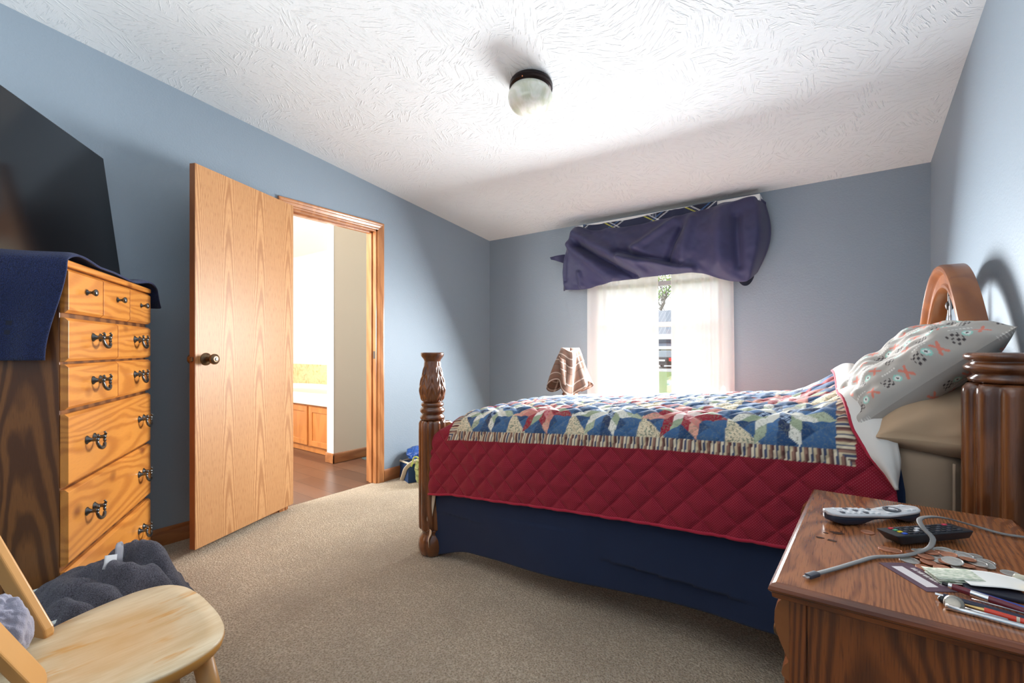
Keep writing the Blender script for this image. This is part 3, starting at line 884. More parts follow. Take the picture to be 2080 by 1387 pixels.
# ---------------------------------------------------------------- pillows
def pillow(name, L, W, T, mat, label, loc, rot, seed, colf=None, wr=.006, n=(110, 84), sag=0.0):
    a = np.linspace(-1, 1, n[0]); b = np.linspace(-1, 1, n[1])
    A, B = np.meshgrid(a, b)
    edge = np.clip((1 - np.abs(A) ** 2.8), 0, 1) ** .54 * np.clip((1 - np.abs(B) ** 2.8), 0, 1) ** .54
    pin = 1 - .07 * (1 - np.abs(A) ** 2)                # edges bow in between the corners
    pin2 = 1 - .06 * (1 - np.abs(B) ** 2)
    X = A * L / 2 * np.where(np.abs(A) > 0, pin2 * 0 + 1 - .06 * (1 - B ** 2) * A ** 4, 1)
    Y = B * W / 2 * (1 - .07 * (1 - A ** 2) * B ** 4)
    fold = waves(A * L, B * W, seed, 16, 3) * wr + wr * 1.2 * np.sin(9 * (A * L + .6 * B * W) / .25) * np.abs(A) ** 3
    up = T / 2 * edge + fold * edge ** .5
    dn = -T / 2 * edge * .9 + fold * .5 * edge ** .5
    bend = -sag * (X / L * 2) ** 2
    ob = None
    me = []
    P1 = np.stack([X, Y, up + bend], -1); P2 = np.stack([X, Y, dn + bend], -1)[:, ::-1]
    P = np.concatenate([P1, P2], 1)
    col = None
    if colf is not None:
        c = colf(X, Y)
        col = np.concatenate([c, c[:, ::-1]], 1)
    o = gridmesh(name, P, mat, wrap=True, col=col)
    o.location = loc
    o.rotation_euler = rot
    return tag(o, label, 'pillow')

def arrow_print(X, Y):
    base = np.empty(X.shape + (3,)); base[:] = lin(176, 170, 162)
    X, Y = X * 1.2, Y * 1.2
    sx, sy = .118, .066
    ro = np.floor(Y / sy)
    u_ = ((X / sx + .5 * (ro % 2)) % 1 - .5) * sx; v_ = ((Y / sy) % 1 - .5) * sy
    def put(m, c): base[m] = c
    # dark zigzag dashes, mint ringed dot, coral cross, white dashes
    z = (np.abs(u_ + .030) < .016)
    for dv in (-.007, .007):
        put(z & (np.abs(v_ - dv - .0035 * np.sign(np.sin(u_ * 380))) < .0026), lin(64, 56, 58))
    r_ = np.hypot(u_ - .002, v_ * 1.1)
    put(r_ < .0125, lin(150, 208, 192)); put(r_ < .0085, lin(226, 226, 220)); put(r_ < .0035, lin(70, 64, 66))
    cx_, cy_ = u_ - .034, v_
    put((np.abs(np.abs(cx_) - np.abs(cy_) * .8) < .0046) & (np.abs(cx_) < .015) & (np.abs(cy_) < .016), lin(216, 128, 108))
    put((np.abs(v_ - .027) < .0022) & (np.abs(u_) < .026) & ((u_ * 120 % 1) < .6), lin(224, 220, 212))
    return base
MPRINT = attr_cloth('taupe_printed_cotton', 0.85, 0.15, 900)
pillow('pillow', .62, .30, .20, MTAN, 'tan pillow lying flat under the patterned pillow', (.222, 1.945, .888), (radians(3), radians(-14), radians(90)), 2, wr=.008)
pillow('pillow', .445, .46, .19, MPRINT, 'grey pillow printed with coral crosses leaning on the headboard', (.162, 1.925, .990), (radians(3), radians(-41), radians(6)), 5, arrow_print, .015, (190, 170))
pillow('pillow', .55, .38, .17, MCREAM, 'cream pillow behind the patterned one at the far side of the bed', (.175, 2.50, .985), (radians(0), radians(-40), radians(3)), 9, wr=.008)

# plaid shirt over the far foot post
th_ = np.linspace(0, 2 * pi, 100, endpoint=False); h_ = np.linspace(0, 1, 60)
TH, Hh = np.meshgrid(th_, h_)
rad = np.where(Hh < .12, .074 * np.sin(np.clip(Hh / .12, 0, 1) * pi / 2) + .001, .074 + .085 * (Hh - .12) ** .9 + .040 * (Hh - .05) * np.sin(5 * TH + 2 * np.sin(TH) + 3 * Hh))
px = rad * np.cos(TH) + .02 * Hh * np.cos(TH - 2.2)
py = rad * np.sin(TH)
pz = 1.064 - .33 * np.maximum(Hh - .10, 0) ** 1.05 + .05 * Hh * np.sin(3 * TH + 1.0) + .012 * np.sin(TH * 2)
arc = TH * .10
def plaid(a, b):
    base = np.empty(a.shape + (3,)); base[:] = lin(112, 92, 80)
    for w_, per, c, off in ((.016, .058, lin(116, 84, 68), 0), (.004, .058, lin(236, 226, 214), .030), (.003, .058, lin(60, 44, 40), .042)):
        ma = ((a + off) % per) < w_; mb_ = ((b + off) % per) < w_
        base[ma] = base[ma] * .45 + c * .55
        base[mb_] = base[mb_] * .45 + c * .55
    return base
MPLAID = attr_cloth('brown_plaid_flannel', 0.95, 0.2, 700)
ps = gridmesh('plaid_shirt', np.stack([px, py, pz], -1), MPLAID, wrap=True, solid=.003, col=plaid(arc, Hh * .33), offset=1)
ps.location = (-1.747, 3.17, 0)
tag(ps, 'brown and white plaid shirt draped over the far foot post', 'shirt')
fl = np.stack([-.02 + .055 * (u - .5) + .05 * v, -.085 - .03 * np.sin(u * pi) - .045 * v, 1.02 - .20 * v - .04 * u], -1)
gridmesh('collar_flap', fl, MPLAID, ps, solid=.003, col=plaid(u * .09 + .02, v * .2))

# ---------------------------------------------------------------- window dressing
t = NT('white_sheer_voile')
v_ = t.coord()
tl = t.n('BsdfTranslucent', {'Color': (.95, .95, .95, 1)})
df = t.n('BsdfDiffuse', {'Color': (.92, .92, .92, 1)})
tp = t.n('BsdfTransparent')
m1 = t.n('MixShader', {'Fac': 0.40}); t.put(m1.inputs[1], tl.outputs[0]); t.put(m1.inputs[2], df.outputs[0])
wv_ = t.noise(t.vscale(v_, (1400, 1, 1400)), 1.0, 1)
m2 = t.n('MixShader', {'Fac': t.mth('MULTIPLY_ADD', wv_, 0.06, 0.04)}); t.put(m2.inputs[1], m1.outputs[0]); t.put(m2.inputs[2], tp.outputs[0])
t.put(t.o.inputs[0], m2.outputs[0])
MSHEER = t.m
def sheer(label, x0, x1, xa, xb, seed):
    a, b = np.meshgrid(np.linspace(0, 1, 150), np.linspace(0, 1, 60))
    X = (x0 + (xa - x0) * b) * (1 - a) + (x1 + (xb - x1) * b) * a
    Y = 3.672 - .016 * np.sin(a * 2 * pi * 6 + 1.3 * np.sin(a * 9 + seed) + .5 * b) - .008 * waves(a * 3, b * .6, seed, 6.0, 3)
    Z = 2.08 - 1.72 * b + 0 * a
    o = gridmesh('sheer_curtain', np.stack([X, Y, Z], -1), MSHEER)
    hemb = MB().tube([(X[-1, i], Y[-1, i], Z[-1, i]) for i in range(0, 150, 3)], .006, 6).build('hem', MSHEER, o, smooth=True)
    return tag(o, label, 'curtain', 'white sheers at the window')
sheer('white sheer curtain on the left side of the window gap', -1.845, -1.228, -1.845, -1.205, 3)
sheer('white sheer curtain on the right side of the window gap', -1.112, -.665, -1.105, -.648, 7)

rod = thing('curtain_rod', 'long white curtain rod on the wall just under the ceiling', 'curtain rod', (-1.22, 3.66, 2.13))
MB().box((-.70, -.075, -.022), (.745, -.060, .022)).build('front_rod', MWHITE, rod, bevel=.004)
MB().box((-.64, -.005, -.06), (.58, .005, -.03)).build('rear_rod', MWHITE, rod, bevel=.003)
for x in (-.70, .730):
    MB().box((x, -.065, -.022), (x + .015, .052, .022)).build('bracket', MWHITE, rod, bevel=.003)

# navy panel thrown over the rod: outline read on the wall plane, folds as ridges
top = spline([(-1.985, 2.085), (-1.93, 2.132), (-1.75, 2.085), (-1.55, 2.070), (-1.2, 2.078), (-.90, 2.098), (-.66, 2.118), (-.50, 2.126), (-.448, 2.085)], 150)
bot = spline([(-2.085, 1.600), (-1.98, 1.592), (-1.80, 1.585), (-1.66, 1.612), (-1.45, 1.632), (-1.22, 1.640), (-1.02, 1.640), (-.86, 1.630), (-.72, 1.575), (-.62, 1.548), (-.555, 1.545), (-.50, 1.62)], 150)
a = np.linspace(0, 1, 150)[None, :]; b = np.linspace(0, 1, 90)[:, None]
X = top[:, 0][None] * (1 - b) + bot[:, 0][None] * b
Z = top[:, 1][None] * (1 - b) + bot[:, 1][None] * b
X = X + .055 * np.sin(pi * b) * sstep(.86, 1.0, a) - .03 * np.sin(pi * b) * sstep(.12, 0, a)
def ridge(x0, z0, x1, z1, w_, h_):
    dx, dz = x1 - x0, z1 - z0
    L2 = dx * dx + dz * dz
    t_ = ((X - x0) * dx + (Z - z0) * dz) / L2
    tc = np.clip(t_, 0, 1)
    d_ = np.hypot(X - x0 - tc * dx, Z - z0 - tc * dz)
    return 1.45 * h_ * np.exp(-(d_ / w_) ** 2)
depth = .075 + .085 * np.sin(pi * np.clip(b * .9 + .02, 0, 1)) ** .7 + 0 * a
depth = depth + ridge(-1.90, 2.08, -1.30, 1.70, .045, .050) - ridge(-1.86, 1.96, -1.36, 1.66, .030, .050) + ridge(-1.95, 1.98, -1.55, 1.64, .04, .035)
depth = depth + ridge(-1.60, 2.08, -1.15, 1.72, .05, .030) - ridge(-1.5, 1.86, -1.0, 1.70, .028, .035) + ridge(-1.45, 1.80, -.92, 1.66, .03, .040)
depth = depth + ridge(-1.05, 2.06, -1.35, 1.86, .03, .030) - ridge(-1.0, 1.98, -1.1, 1.75, .022, .028) + ridge(-.92, 2.05, -1.0, 1.70, .04, .026) + ridge(-.72, 2.06, -.72, 1.68, .06, .04) - ridge(-.62, 2.0, -.60, 1.66, .03, .03)
depth = depth + ridge(-2.03, 2.02, -2.06, 1.66, .03, .025) - ridge(-1.98, 1.95, -2.0, 1.68, .02, .02) + ridge(-1.85, 1.72, -1.84, 1.61, .02, .018)
depth = depth + .010 * waves(X, Z, 41, 16.0, 4) + .004 * np.sin((X * .8 + Z) * 60) * sstep(.7, 1, b)
endf = sstep(0, .05, a) * sstep(1.0, .95, a)
Yv = 3.685 - (depth * endf + .02)
front = np.stack([X, Yv, Z], -1)
# over the rod and down the back: closes the bundle
bk = np.linspace(0, 1, 26)[:, None]
Xb = X[-1] * (1 - bk) + X[0] * bk
Zb = Z[-1] * (1 - bk) + (Z[0] + .004) * bk + .02 * np.sin(pi * bk)
Yb = Yv[-1] * (1 - bk) + 3.668 * bk + .012 * np.sin(pi * bk)
tk = np.linspace(0, 1, 14)[:, None]
Xt = X[0] + 0 * tk
Zt = Z[0] + .022 * np.sin(pi * tk) * (.4 + .6 * sstep(.05, .2, a)) + .010 * waves(Xt * 3, tk, 51, 5.0, 2) * np.sin(pi * tk)
Yt = Yv[0] * tk + 3.668 * (1 - tk)
t = NT('navy_blackout_fabric')
v_ = t.coord()
g_ = t.noise(v_, 5, 3)
c_ = t.mix(g_, srgb(40, 46, 84), srgb(58, 57, 98))
t.bump(t.noise(v_, 45, 3), 0.10, .004)
pr_ = t.fin(c_, 0.55, Sheen_Weight=0.2)
tl = t.n('BsdfTranslucent', {'Color': srgb(96, 100, 140)})
mx = t.n('MixShader', {'Fac': 0.10}); t.put(mx.inputs[1], t.b.outputs[0]); t.put(mx.inputs[2], tl.outputs[0]); t.put(t.o.inputs[0], mx.outputs[0])
MVAL = t.m
navy = thing('navy_curtain', 'dark navy curtain panel bunched up over the rod above the window', 'curtain', (-1.25, 3.66, 2.1))
off_ = np.array([-1.25, 3.66, 2.1])
gridmesh('lining_side', front - off_, MVAL, navy, solid=.002)
gridmesh('back_fold', np.stack([Xb, Yb, Zb], -1) - off_, MVAL, navy, solid=.002)
def argyle(x, y):
    base = np.empty(x.shape + (3,)); base[:] = lin(36, 44, 72)
    p_, q_ = (x / .34 + y / .22), (x / .34 - y / .22)
    dk = (np.floor(p_) + np.floor(q_)) % 2 == 0
    base[dk] = lin(22, 28, 48)
    hatch = dk & (np.sin(x * 900) > .3) & ((np.floor(p_) % 3) == 0)
    base[hatch] = lin(112, 124, 140)
    for f_, c in ((p_, lin(206, 210, 214)), (q_, lin(206, 210, 214)), (p_ + .12, lin(198, 196, 70)), (q_ + .12, lin(70, 110, 160))):
        base[np.abs(((f_ + .5) % 1) - .5) < .018] = c
    return base
up_ = np.repeat(np.linspace(0, 1, 40), 1)[:, None]
Xs = X[0][None] + 0 * up_
Ys = 3.574 + (Yv[0][None] + .006 - 3.574) * up_
Zs = (Z[0][None] * up_ + (2.142 - .012 * np.sin(Xs * 3)) * (1 - up_)) + .012 * np.sin(pi * up_) + .008 * waves(Xs * 2, up_, 61, 6.0, 2)
m_ = slice(16, 120)
gridmesh('argyle_face', np.stack([Xs, Ys, Zs], -1)[:, m_] - off_, attr_cloth('argyle_curtain_fabric', 0.8, 0.2, 800), navy, solid=.002, col=argyle(Xs, Zs)[:, m_])
gridmesh('top_fold', np.stack([Xt, Yt, Zt], -1) - off_, MVAL, navy, solid=.002)
tipm = np.stack([-2.06 - .155 * u, 3.64 - .03 * np.sin(u * 3) + .02 * v, 1.93 - .085 * v * (1 - u) - .02 * u + .01 * np.sin(v * 6) * u], -1)
gridmesh('stray_corner', tipm - off_, MVAL, navy, solid=.002)
tip2 = np.stack([-.60 + .10 * u - .02 * v, 3.60 - .03 * np.sin(u * 5), 1.60 - .085 * v * np.sin(pi * np.clip(u * .8 + .1, 0, 1)) + .08 * u * (1 - v)], -1)
gridmesh('stray_corner', tip2 - off_, attr_cloth('argyle_curtain_corner', 0.8, 0.2, 800), navy, solid=.002, col=argyle(tip2[..., 0], tip2[..., 2]))

# raised mini blind at the top of the glass
bl = thing('window_blind', 'raised cream slat blind with a grey bottom rail behind the sheers', 'blind', (-1.255, 3.735, 1.80))
MBL = plain('cream_blind_slat', srgb(236, 232, 206), 0.5, vary=.02)
for k in range(14):
    MB().prism([(-.012, 0), (0, .004), (.012, 0), (.012, .002), (0, .006), (-.012, .002)], -.50, .50, 'X').build('slat', MBL, bl).location = (0, 0, -.165 + k * .022)
MB().box((-.50, -.014, -.215), (.50, .014, -.178)).build('bottom_rail', plain('grey_blind_rail', srgb(176, 178, 182), .5), bl, bevel=.003)
MB().box((-.50, -.016, .145), (.50, .016, .175)).build('head_rail', MBL, bl, bevel=.003)

# ---------------------------------------------------------------- outdoors
MGRASS = plain('lawn_green', srgb(120, 142, 84), 1.0, vary=.4, scale=3)
gr = MB().box((-70, 3.9, -.75), (50, 120, -.6)).build('ground', MGRASS)
struct(gr)
dv = MB().box((-40, 33.0, -.6), (20, 47, -.585)).build('street', plain('pale_concrete', srgb(160, 160, 158), .9, vary=.1, scale=1))
struct(dv)
hs = thing('neighbor_house', 'pale blue house with a grey metal roof across the street', 'house', (-16.5, 52, -.6))
MSIDE = NT('blue_grey_siding')
sz = MSIDE.n('SeparateXYZ', {'Vector': MSIDE.coord()}).outputs['Z']
MSIDE = MSIDE.fin(MSIDE.mix(MSIDE.mth('GREATER_THAN', MSIDE.mth('FRACT', MSIDE.mth('MULTIPLY', sz, 6.0)), .88), srgb(122, 136, 156), srgb(100, 112, 130)), .7)
MROOF = NT('ribbed_metal_roof')
sx_ = MROOF.n('SeparateXYZ', {'Vector': MROOF.coord()}).outputs['X']
MROOF = MROOF.fin(MROOF.mix(MROOF.mth('GREATER_THAN', MROOF.mth('FRACT', MROOF.mth('MULTIPLY', sx_, 2.2)), .8), srgb(124, 130, 140), srgb(146, 152, 160)), .5)
MB().box((-9, 0, 0), (9, 8, 3.15)).build('wall', MSIDE, hs)
rf = MB(); rf.prism([(-.6, 3.1), (4, 6.1), (8.6, 3.1), (8.6, 3.3), (4, 6.35), (-.6, 3.3)], -9.5, 9.5, 'X'); rf.build('roof', MROOF, hs)
MB().box((-9.5, -.68, 2.72), (9.5, -.55, 3.3)).build('fascia', MWHITE, hs)
pr = MB(); pr.prism([(-2.4, 1.75), (-.1, 2.25), (-.1, 2.4), (-2.4, 1.9)], -7, 9, 'X'); pr.build('porch_roof', plain('slate_porch_roof', srgb(86, 96, 112), .6), hs)
MB().box((-7, -2.45, 1.6), (9, -2.38, 1.92)).build('gutter', MWHITE, hs)
for x in (-4.2, .35, 4.6):
    w_ = MB().box((x - .75, -.06, .35), (x + .75, .02, 1.55)).build('window', MWHITE, hs)
    for i in (0, 1):
        MB().box((x - .42, -.08, .45 + i * .53), (x + .42, -.06, .90 + i * .53)).build('pane', plain('dark_window_pane', srgb(96, 106, 112), .2), w_)
car = thing('car', 'dark hatchback parked with its red tail light towards the window', 'car', (-12.35, 38.2, -.6), radians(4))
MCAR = plain('black_car_paint', srgb(40, 43, 48), .2, .3)
cb = MB(); cb.prism([(0, .35), (.06, .30), (4.1, .30), (4.25, .6), (4.1, .85), (3.2, .98), (.15, .98), (0, .85)], -.88, .88, 'X'); body = cb.build('body', MCAR, car, bevel=.06, seg=3)
cc = MB(); cc.hexa([(-.84, .12, .95), (.84, .12, .95), (.84, 3.1, .95), (-.84, 3.1, .95), (-.66, .55, 1.50), (.66, .55, 1.50), (.66, 2.2, 1.50), (-.66, 2.2, 1.50)]); cc.build('cabin', plain('car_glass', srgb(120, 132, 140), .1), car, bevel=.05)
for s in (-1, 1):
    MB().box((s * .86, -.02, .62), (s * .58, .05, .90)).build('tail_light', plain('red_lens', srgb(220, 50, 50), .2), car, bevel=.02)
    for y in (.8, 3.4):
        MB().lathe([(.12, -.11), (.32, -.11), (.34, -.06), (.34, .06), (.32, .11), (.12, .11)], 24, (s * .80, y, .33), (1, 0, 0)).build('wheel', MBLACK, car, smooth='auto')
MB().box((-.26, -.015, .62), (.26, .02, .75)).build('number_plate', MWHITE, car)
MB().box((-.86, -.06, .32), (.86, .1, .50)).build('bumper', MCAR, car, bevel=.03)
def tree(label, x, y, h, seed):
    r = random.Random(seed)
    tr_ = thing('tree', label, 'tree', (x, y, -.6), group='trees behind the house across the street')
    w, lf = MB(), MB()
    def grow(p, d, L, rad, k):
        q = [p[i] + d[i] * L for i in range(3)]
        w.cyl(p, q, rad, 6, rad * .65)
        if k == 0:
            for _ in range(5):
                c = [q[i] + r.uniform(-.7, .7) for i in range(3)]
                s_ = r.uniform(.10, .22); e = [r.uniform(-1, 1) for _ in range(3)]; f = [r.uniform(-1, 1) for _ in range(3)]
                lf.add([[c[i] - e[i] * s_ for i in range(3)], [c[i] + f[i] * s_ for i in range(3)], [c[i] + e[i] * s_ for i in range(3)], [c[i] - f[i] * s_ for i in range(3)]], [(0, 1, 2, 3)])
            return
        for _ in range(3 if k > 2 else 2):
            dd = [d[0] + r.uniform(-.75, .75), d[1] + r.uniform(-.75, .75), d[2] + r.uniform(-.1, .5)]
            l_ = sqrt(sum(c * c for c in dd)); grow(q, [c / l_ for c in dd], L * .74, rad * .62, k - 1)
    grow([0, 0, 0], [0, 0, 1], h * .3, .24, 5)
    w.build('trunk', plain('grey_bark', srgb(120, 112, 104), .9), tr_)
    lf.build('leaves', plain('spring_leaf', srgb(150, 186, 96), .8), tr_)
tree('bare branched spring tree behind the metal roof of the house', -20.5, 64, 13, 3)
tree('bare branched spring tree behind the metal roof of the house', -27.3, 86, 14, 8)

# ---------------------------------------------------------------- dresser
DW, DD = .823, .335
dr = thing('dresser', 'tall golden pine dresser with nine drawers standing in the corner', 'dresser', (-2.107, .336, 0), atan2(.511, -.8595))
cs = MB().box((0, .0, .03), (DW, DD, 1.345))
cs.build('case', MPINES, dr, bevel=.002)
MB().box((-.004, -.004, 0), (DW + .004, DD, .082)).build('plinth', MPINE, dr, bevel=.004)
MB().box((-.012, -.022, 1.345), (DW + .008, DD, 1.368)).build('top_board', MPINE, dr, bevel=.006, seg=3)
def drawer(x0, x1, z0, z1, pulls, knob=False):
    b = MB()
    w, e, th_ = .0, .010, .022
    V = [(x0, 0, z0), (x1, 0, z0), (x1, 0, z1), (x0, 0, z1), (x0, -.012, z0), (x1, -.012, z0), (x1, -.012, z1), (x0, -.012, z1), (x0 + .001, -th_, z0 + e), (x1 - .001, -th_, z0 + e), (x1 - .001, -th_, z1 - e), (x0 + .001, -th_, z1 - e)]
    F = [(0, 1, 2, 3)] + [(i, (i + 1) % 4, 4 + (i + 1) % 4, 4 + i)[::-1] for i in range(4)] + [(4 + i, 4 + (i + 1) % 4, 8 + (i + 1) % 4, 8 + i)[::-1] for i in range(4)] + [(11, 10, 9, 8)]
    d = b.add(V, F).build('drawer', MPINE, dr, bevel=.0012)
    zc_ = (z0 + z1) / 2
    for px_ in pulls:
        if knob:
            MB().lathe([(.010, 0), (.010, .002), (.0055, .004), (.0050, .014), (.009, .018), (.0125, .023), (.0125, .027), (.009, .030), (.004, .031)], 24, (px_, -th_, zc_ + .008), (0, -1, 0)).build('knob', MIRON, d, smooth=True)
        else:
            h = MB()
            for s in (-1, 1):
                h.lathe([(.0155, 0), (.0155, .002), (.011, .005), (.007, .012), (.0065, .024), (.0085, .028), (.0075, .033), (.003, .036)], 18, (px_ + s * .030, -th_, zc_ + .012), (0, -1, 0))
                h.tube([(px_ + s * .030, -th_ - .030, zc_ + .012), (px_ + s * .030, -th_ - .034, zc_ + .024), (px_ + s * .032, -th_ - .030, zc_ + .030)], .0045, 8)
            pth = [(px_ + .031 * cos(a_), -th_ - .029 - .006 * abs(sin(a_)), zc_ + .010 - .034 * abs(sin(a_)) ** .8) for a_ in np.linspace(0, pi, 18)]
            h.tube(pth, [.0042 + .0022 * sin(i / 17 * pi) for i in range(18)], 10)
            h.build('bail_pull', MIRON, d, smooth=True)
g = .0025
for i in range(3):
    drawer(DW * i / 3 + g, DW * (i + 1) / 3 - g, 1.190, 1.340, [DW * (i + .5) / 3], True)
for (z0, z1) in ((1.026, 1.174), (.864, 1.017)):
    drawer(g, DW * .507 - g, z0, z1, [DW * .262])
    drawer(DW * .507 + g, DW - g, z0, z1, [DW * .770])
for (z0, z1) in ((.606, .850), (.342, .598), (.086, .325)):
    drawer(g, DW - g, z0, z1, [DW * .20, DW * .835])

# towel over the dresser top
pathx = [(-.020, 1.028), (-.020, 1.2), (-.018, 1.33), (-.014, 1.365), (.0, 1.374), (.2, 1.374), (.4, 1.3735), (.6, 1.374), (DW + .008, 1.374), (DW + .022, 1.366), (DW + .034, 1.34), (DW + .05, 1.305), (DW + .075, 1.275)]
tp_ = spline(pathx, 170)
q = np.linspace(0, 1, 70)
TI, Q = np.meshgrid(np.arange(170), q)
tx, tz = tp_[TI, 0], tp_[TI, 1]
hang = sstep(1.36, 1.03, tz) * (tx < .1)
hang2 = sstep(1.37, 1.28, tz) * (tx > .5)
ty = (-.030 + .055 * hang - .012 * np.sin(tx * 9) * (1 - hang)) * (1 - Q) + DD * (1 - .5 * sstep(DW - .06, DW + .03, tx)) * Q
tx2 = tx - hang * (.006 * np.sin(Q * 15) + .006) + hang2 * .012 * np.sin(Q * 9)
lip = np.exp(-(Q / .035) ** 2) * (1 - hang) * (1 - hang2)
tz2 = tz + .003 * waves(tx, Q * .36, 77, 14.0, 2) * (1 - hang) - .010 * lip * (.6 + .4 * np.sin(tx * 11)) + .004
tw = gridmesh('bath_towel', np.stack([tx2, ty, tz2], -1), MTOWEL, solid=.007, offset=1)
tw.location = dr.location; tw.rotation_euler = dr.rotation_euler
tag(tw, 'navy blue bath towel spread over the dresser top and hanging down its side', 'towel')
for zz in (1.145, 1.115):
    MB().box((-.0275, .022, zz), (-.0262, DD - .002, zz + .014)).build('woven_band', cloth('navy_woven_band', srgb(16, 22, 48), .7), tw)

# television leaning back on the dresser
tv = thing('television', 'large flat black television standing on the dresser', 'television', (-2.892, .685, 1.3835), atan2(-.592, .806))
lean = radians(7)
def tvb(mb, x0, x1, y0, y1, z0, z1):                   # box in the leaning frame; local -y is the back
    P = []
    for z in (z0, z1):
        for (x, y) in ((x0, y0), (x1, y0), (x1, y1), (x0, y1)):
            P.append((x, y * cos(lean) - z * sin(lean), y * sin(lean) + z * cos(lean)))
    return mb.hexa(P)
tvb(MB(), 0, 1.1, -.030, 0, .002, .624).build('housing', MBLACK, tv, bevel=.003)
tvb(MB(), .006, 1.094, 0, .0008, .016, .618).build('screen', MSCREEN, tv)
tvb(MB(), .25, .85, -.050, -.030, .05, .35).build('rear_casing', MBLACK, tv, bevel=.01)
ft = MB().box((.30, -.10, -.003), (.80, .05, .006)); ft.box((.50, -.045, .006), (.60, -.03, .10))
ft.build('stand', MBLACK, tv, bevel=.004)
db = MB().box((-.055, -.035, 0), (.055, .035, .016)).build('set_top_box', plain('glossy_black_plastic', srgb(20, 24, 28), .12), bevel=.005, seg=3)
db.location = (-2.842, .676, 1.3835); db.rotation_euler = (0, 0, 2.55)
tag(db, 'small glossy black box on the blue towel beside the television', 'media box')

# ---------------------------------------------------------------- bags beside the doorway
MBAGB = plain('blue_nylon', srgb(34, 66, 112), .5, vary=.25, scale=12, bump=.3)
MBAGC = plain('cream_webbing', srgb(216, 204, 182), .8, vary=.1)
bag = thing('tote_bag', 'small blue zip bag with a cream strap on the carpet by the left wall', 'bag', (-2.875, 2.555, 0), radians(-22))
b = MB(); b.hexa([(-.125, -.085, .004), (.125, -.085, .004), (.125, .085, .004), (-.125, .085, .004), (-.105, -.075, .130), (.10, -.075, .150), (.10, .07, .150), (-.105, .07, .135)])
b.build('body', MBAGB, bag, bevel=.02, seg=4, smooth='auto')
MB().tube([(-.112, -.078, .122), (-.10, -.074, .136), (0, -.078, .146), (.095, -.072, .152), (.098, 0, .155), (.095, .066, .152), (0, .07, .148), (-.10, .066, .138), (-.108, 0, .135), (-.112, -.078, .122)], .008, 8).build('piping', MBAGC, bag, smooth=True)
MB().tube(spline([(.02, -.100, .008), (.055, -.098, .06), (.10, -.092, .12), (.13, -.05, .165), (.13, .02, .17)], 24), 0, 8, (.004, .017), (0, -1, .3)).build('strap', MBAGC, bag, smooth=True)
def crumple(name, label, cat, loc, sx, sy, sz, mat, seed, col=None, rz=0.0):
    a_, b_ = np.meshgrid(np.linspace(0, 2 * pi, 90, endpoint=False), np.linspace(.001, pi - .001, 56))
    ux, uy, uz = np.sin(b_) * np.cos(a_), np.sin(b_) * np.sin(a_), np.cos(b_)
    r_ = 1 + .16 * waves(ux * 2 + uz, uy * 2 - uz, seed, 2.2, 4) - .10 * np.abs(waves(ux * 2, uy * 2 + uz * 2, seed + 1, 3.5, 3))
    P = np.stack([ux * sx * r_, uy * sy * r_, np.maximum(np.sign(uz) * np.abs(uz) ** .8 * sz * r_, -sz * .9) + sz * .9], -1)
    o = gridmesh(name, P, mat, wrap=True, col=None if col is None else col(P[..., 0] + P[..., 1] * .5, P[..., 2]))
    o.location = loc; o.rotation_euler = (0, 0, rz)
    return tag(o, label, cat)
def gplaid(x, y):
    base = np.empty(x.shape + (3,)); base[:] = lin(150, 158, 96)
    for per, w_, c in ((.05, .014, lin(84, 92, 56)), (.05, .004, lin(212, 208, 150))):
        k_ = ((x + w_) % per) < w_; base[k_] = base[k_] * .4 + c * .6
        k_ = ((y + w_) % per) < w_; base[k_] = base[k_] * .4 + c * .6
    return base
gb = crumple('soft_bag', 'green plaid soft bag standing between the blue bag and the bed post', 'bag', (-2.655, 2.50, .002), .085, .11, .125, attr_cloth('green_plaid_fabric', .9, .2, 600), 15, gplaid, .3)
MB().tube([(.05 * cos(k) - .03, -.105 + .01 * sin(3 * k), .13 + .11 * sin(k)) for k in np.linspace(0.2, 2.9, 16)], .006, 8).build('handle', plain('lime_webbing', srgb(176, 186, 90), .8), gb, smooth=True)
cr = crumple('rain_jacket', 'shiny bright blue jacket crumpled on top of the blue bag', 'jacket', (-2.855, 2.585, .158), .125, .085, .05, plain('bright_blue_nylon', srgb(30, 80, 160), .3, vary=.2, scale=15), 19, None, -.3)
crumple('green_cloth', 'olive green cloth squashed between the blue bag and the jacket', 'cloth', (-2.745, 2.545, .152), .12, .06, .022, cloth('olive_cloth', srgb(108, 116, 70)), 23, None, -.2)

# ---------------------------------------------------------------- child's chair
ch = thing('chair', 'small wooden chair with a worn pale seat in the front left corner', 'chair', (-1.44, .35, 0))
CO = np.array([-1.44, .35])
op = np.array([(-1.585, .168), (-1.628, .24), (-1.668, .37), (-1.673, .44), (-1.652, .492), (-1.60, .522), (-1.53, .532), (-1.42, .530), (-1.33, .520), (-1.268, .503), (-1.228, .475), (-1.205, .43), (-1.196, .37), (-1.215, .27), (-1.25, .19), (-1.27, .155), (-1.40, .135), (-1.50, .14)])
op = spline(np.vstack([op, op[:1]]), 110)[:-1] - CO
cen = op.mean(0)
V, F, rings_ = [], [], [(.90, .325), (.955, .327), (.985, .336), (1.0, .348), (.996, .356), (.985, .360), (.80, .3585), (.5, .355), (.001, .354)]
for s_, z in rings_:
    V += [tuple(cen + (p - cen) * s_) + (z,) for p in op]
m = len(op)
for i in range(len(rings_) - 1):
    for k in range(m):
        F.append((i * m + k, i * m + (k + 1) % m, (i + 1) * m + (k + 1) % m, (i + 1) * m + k))
F.append(tuple(range(m))[::-1])
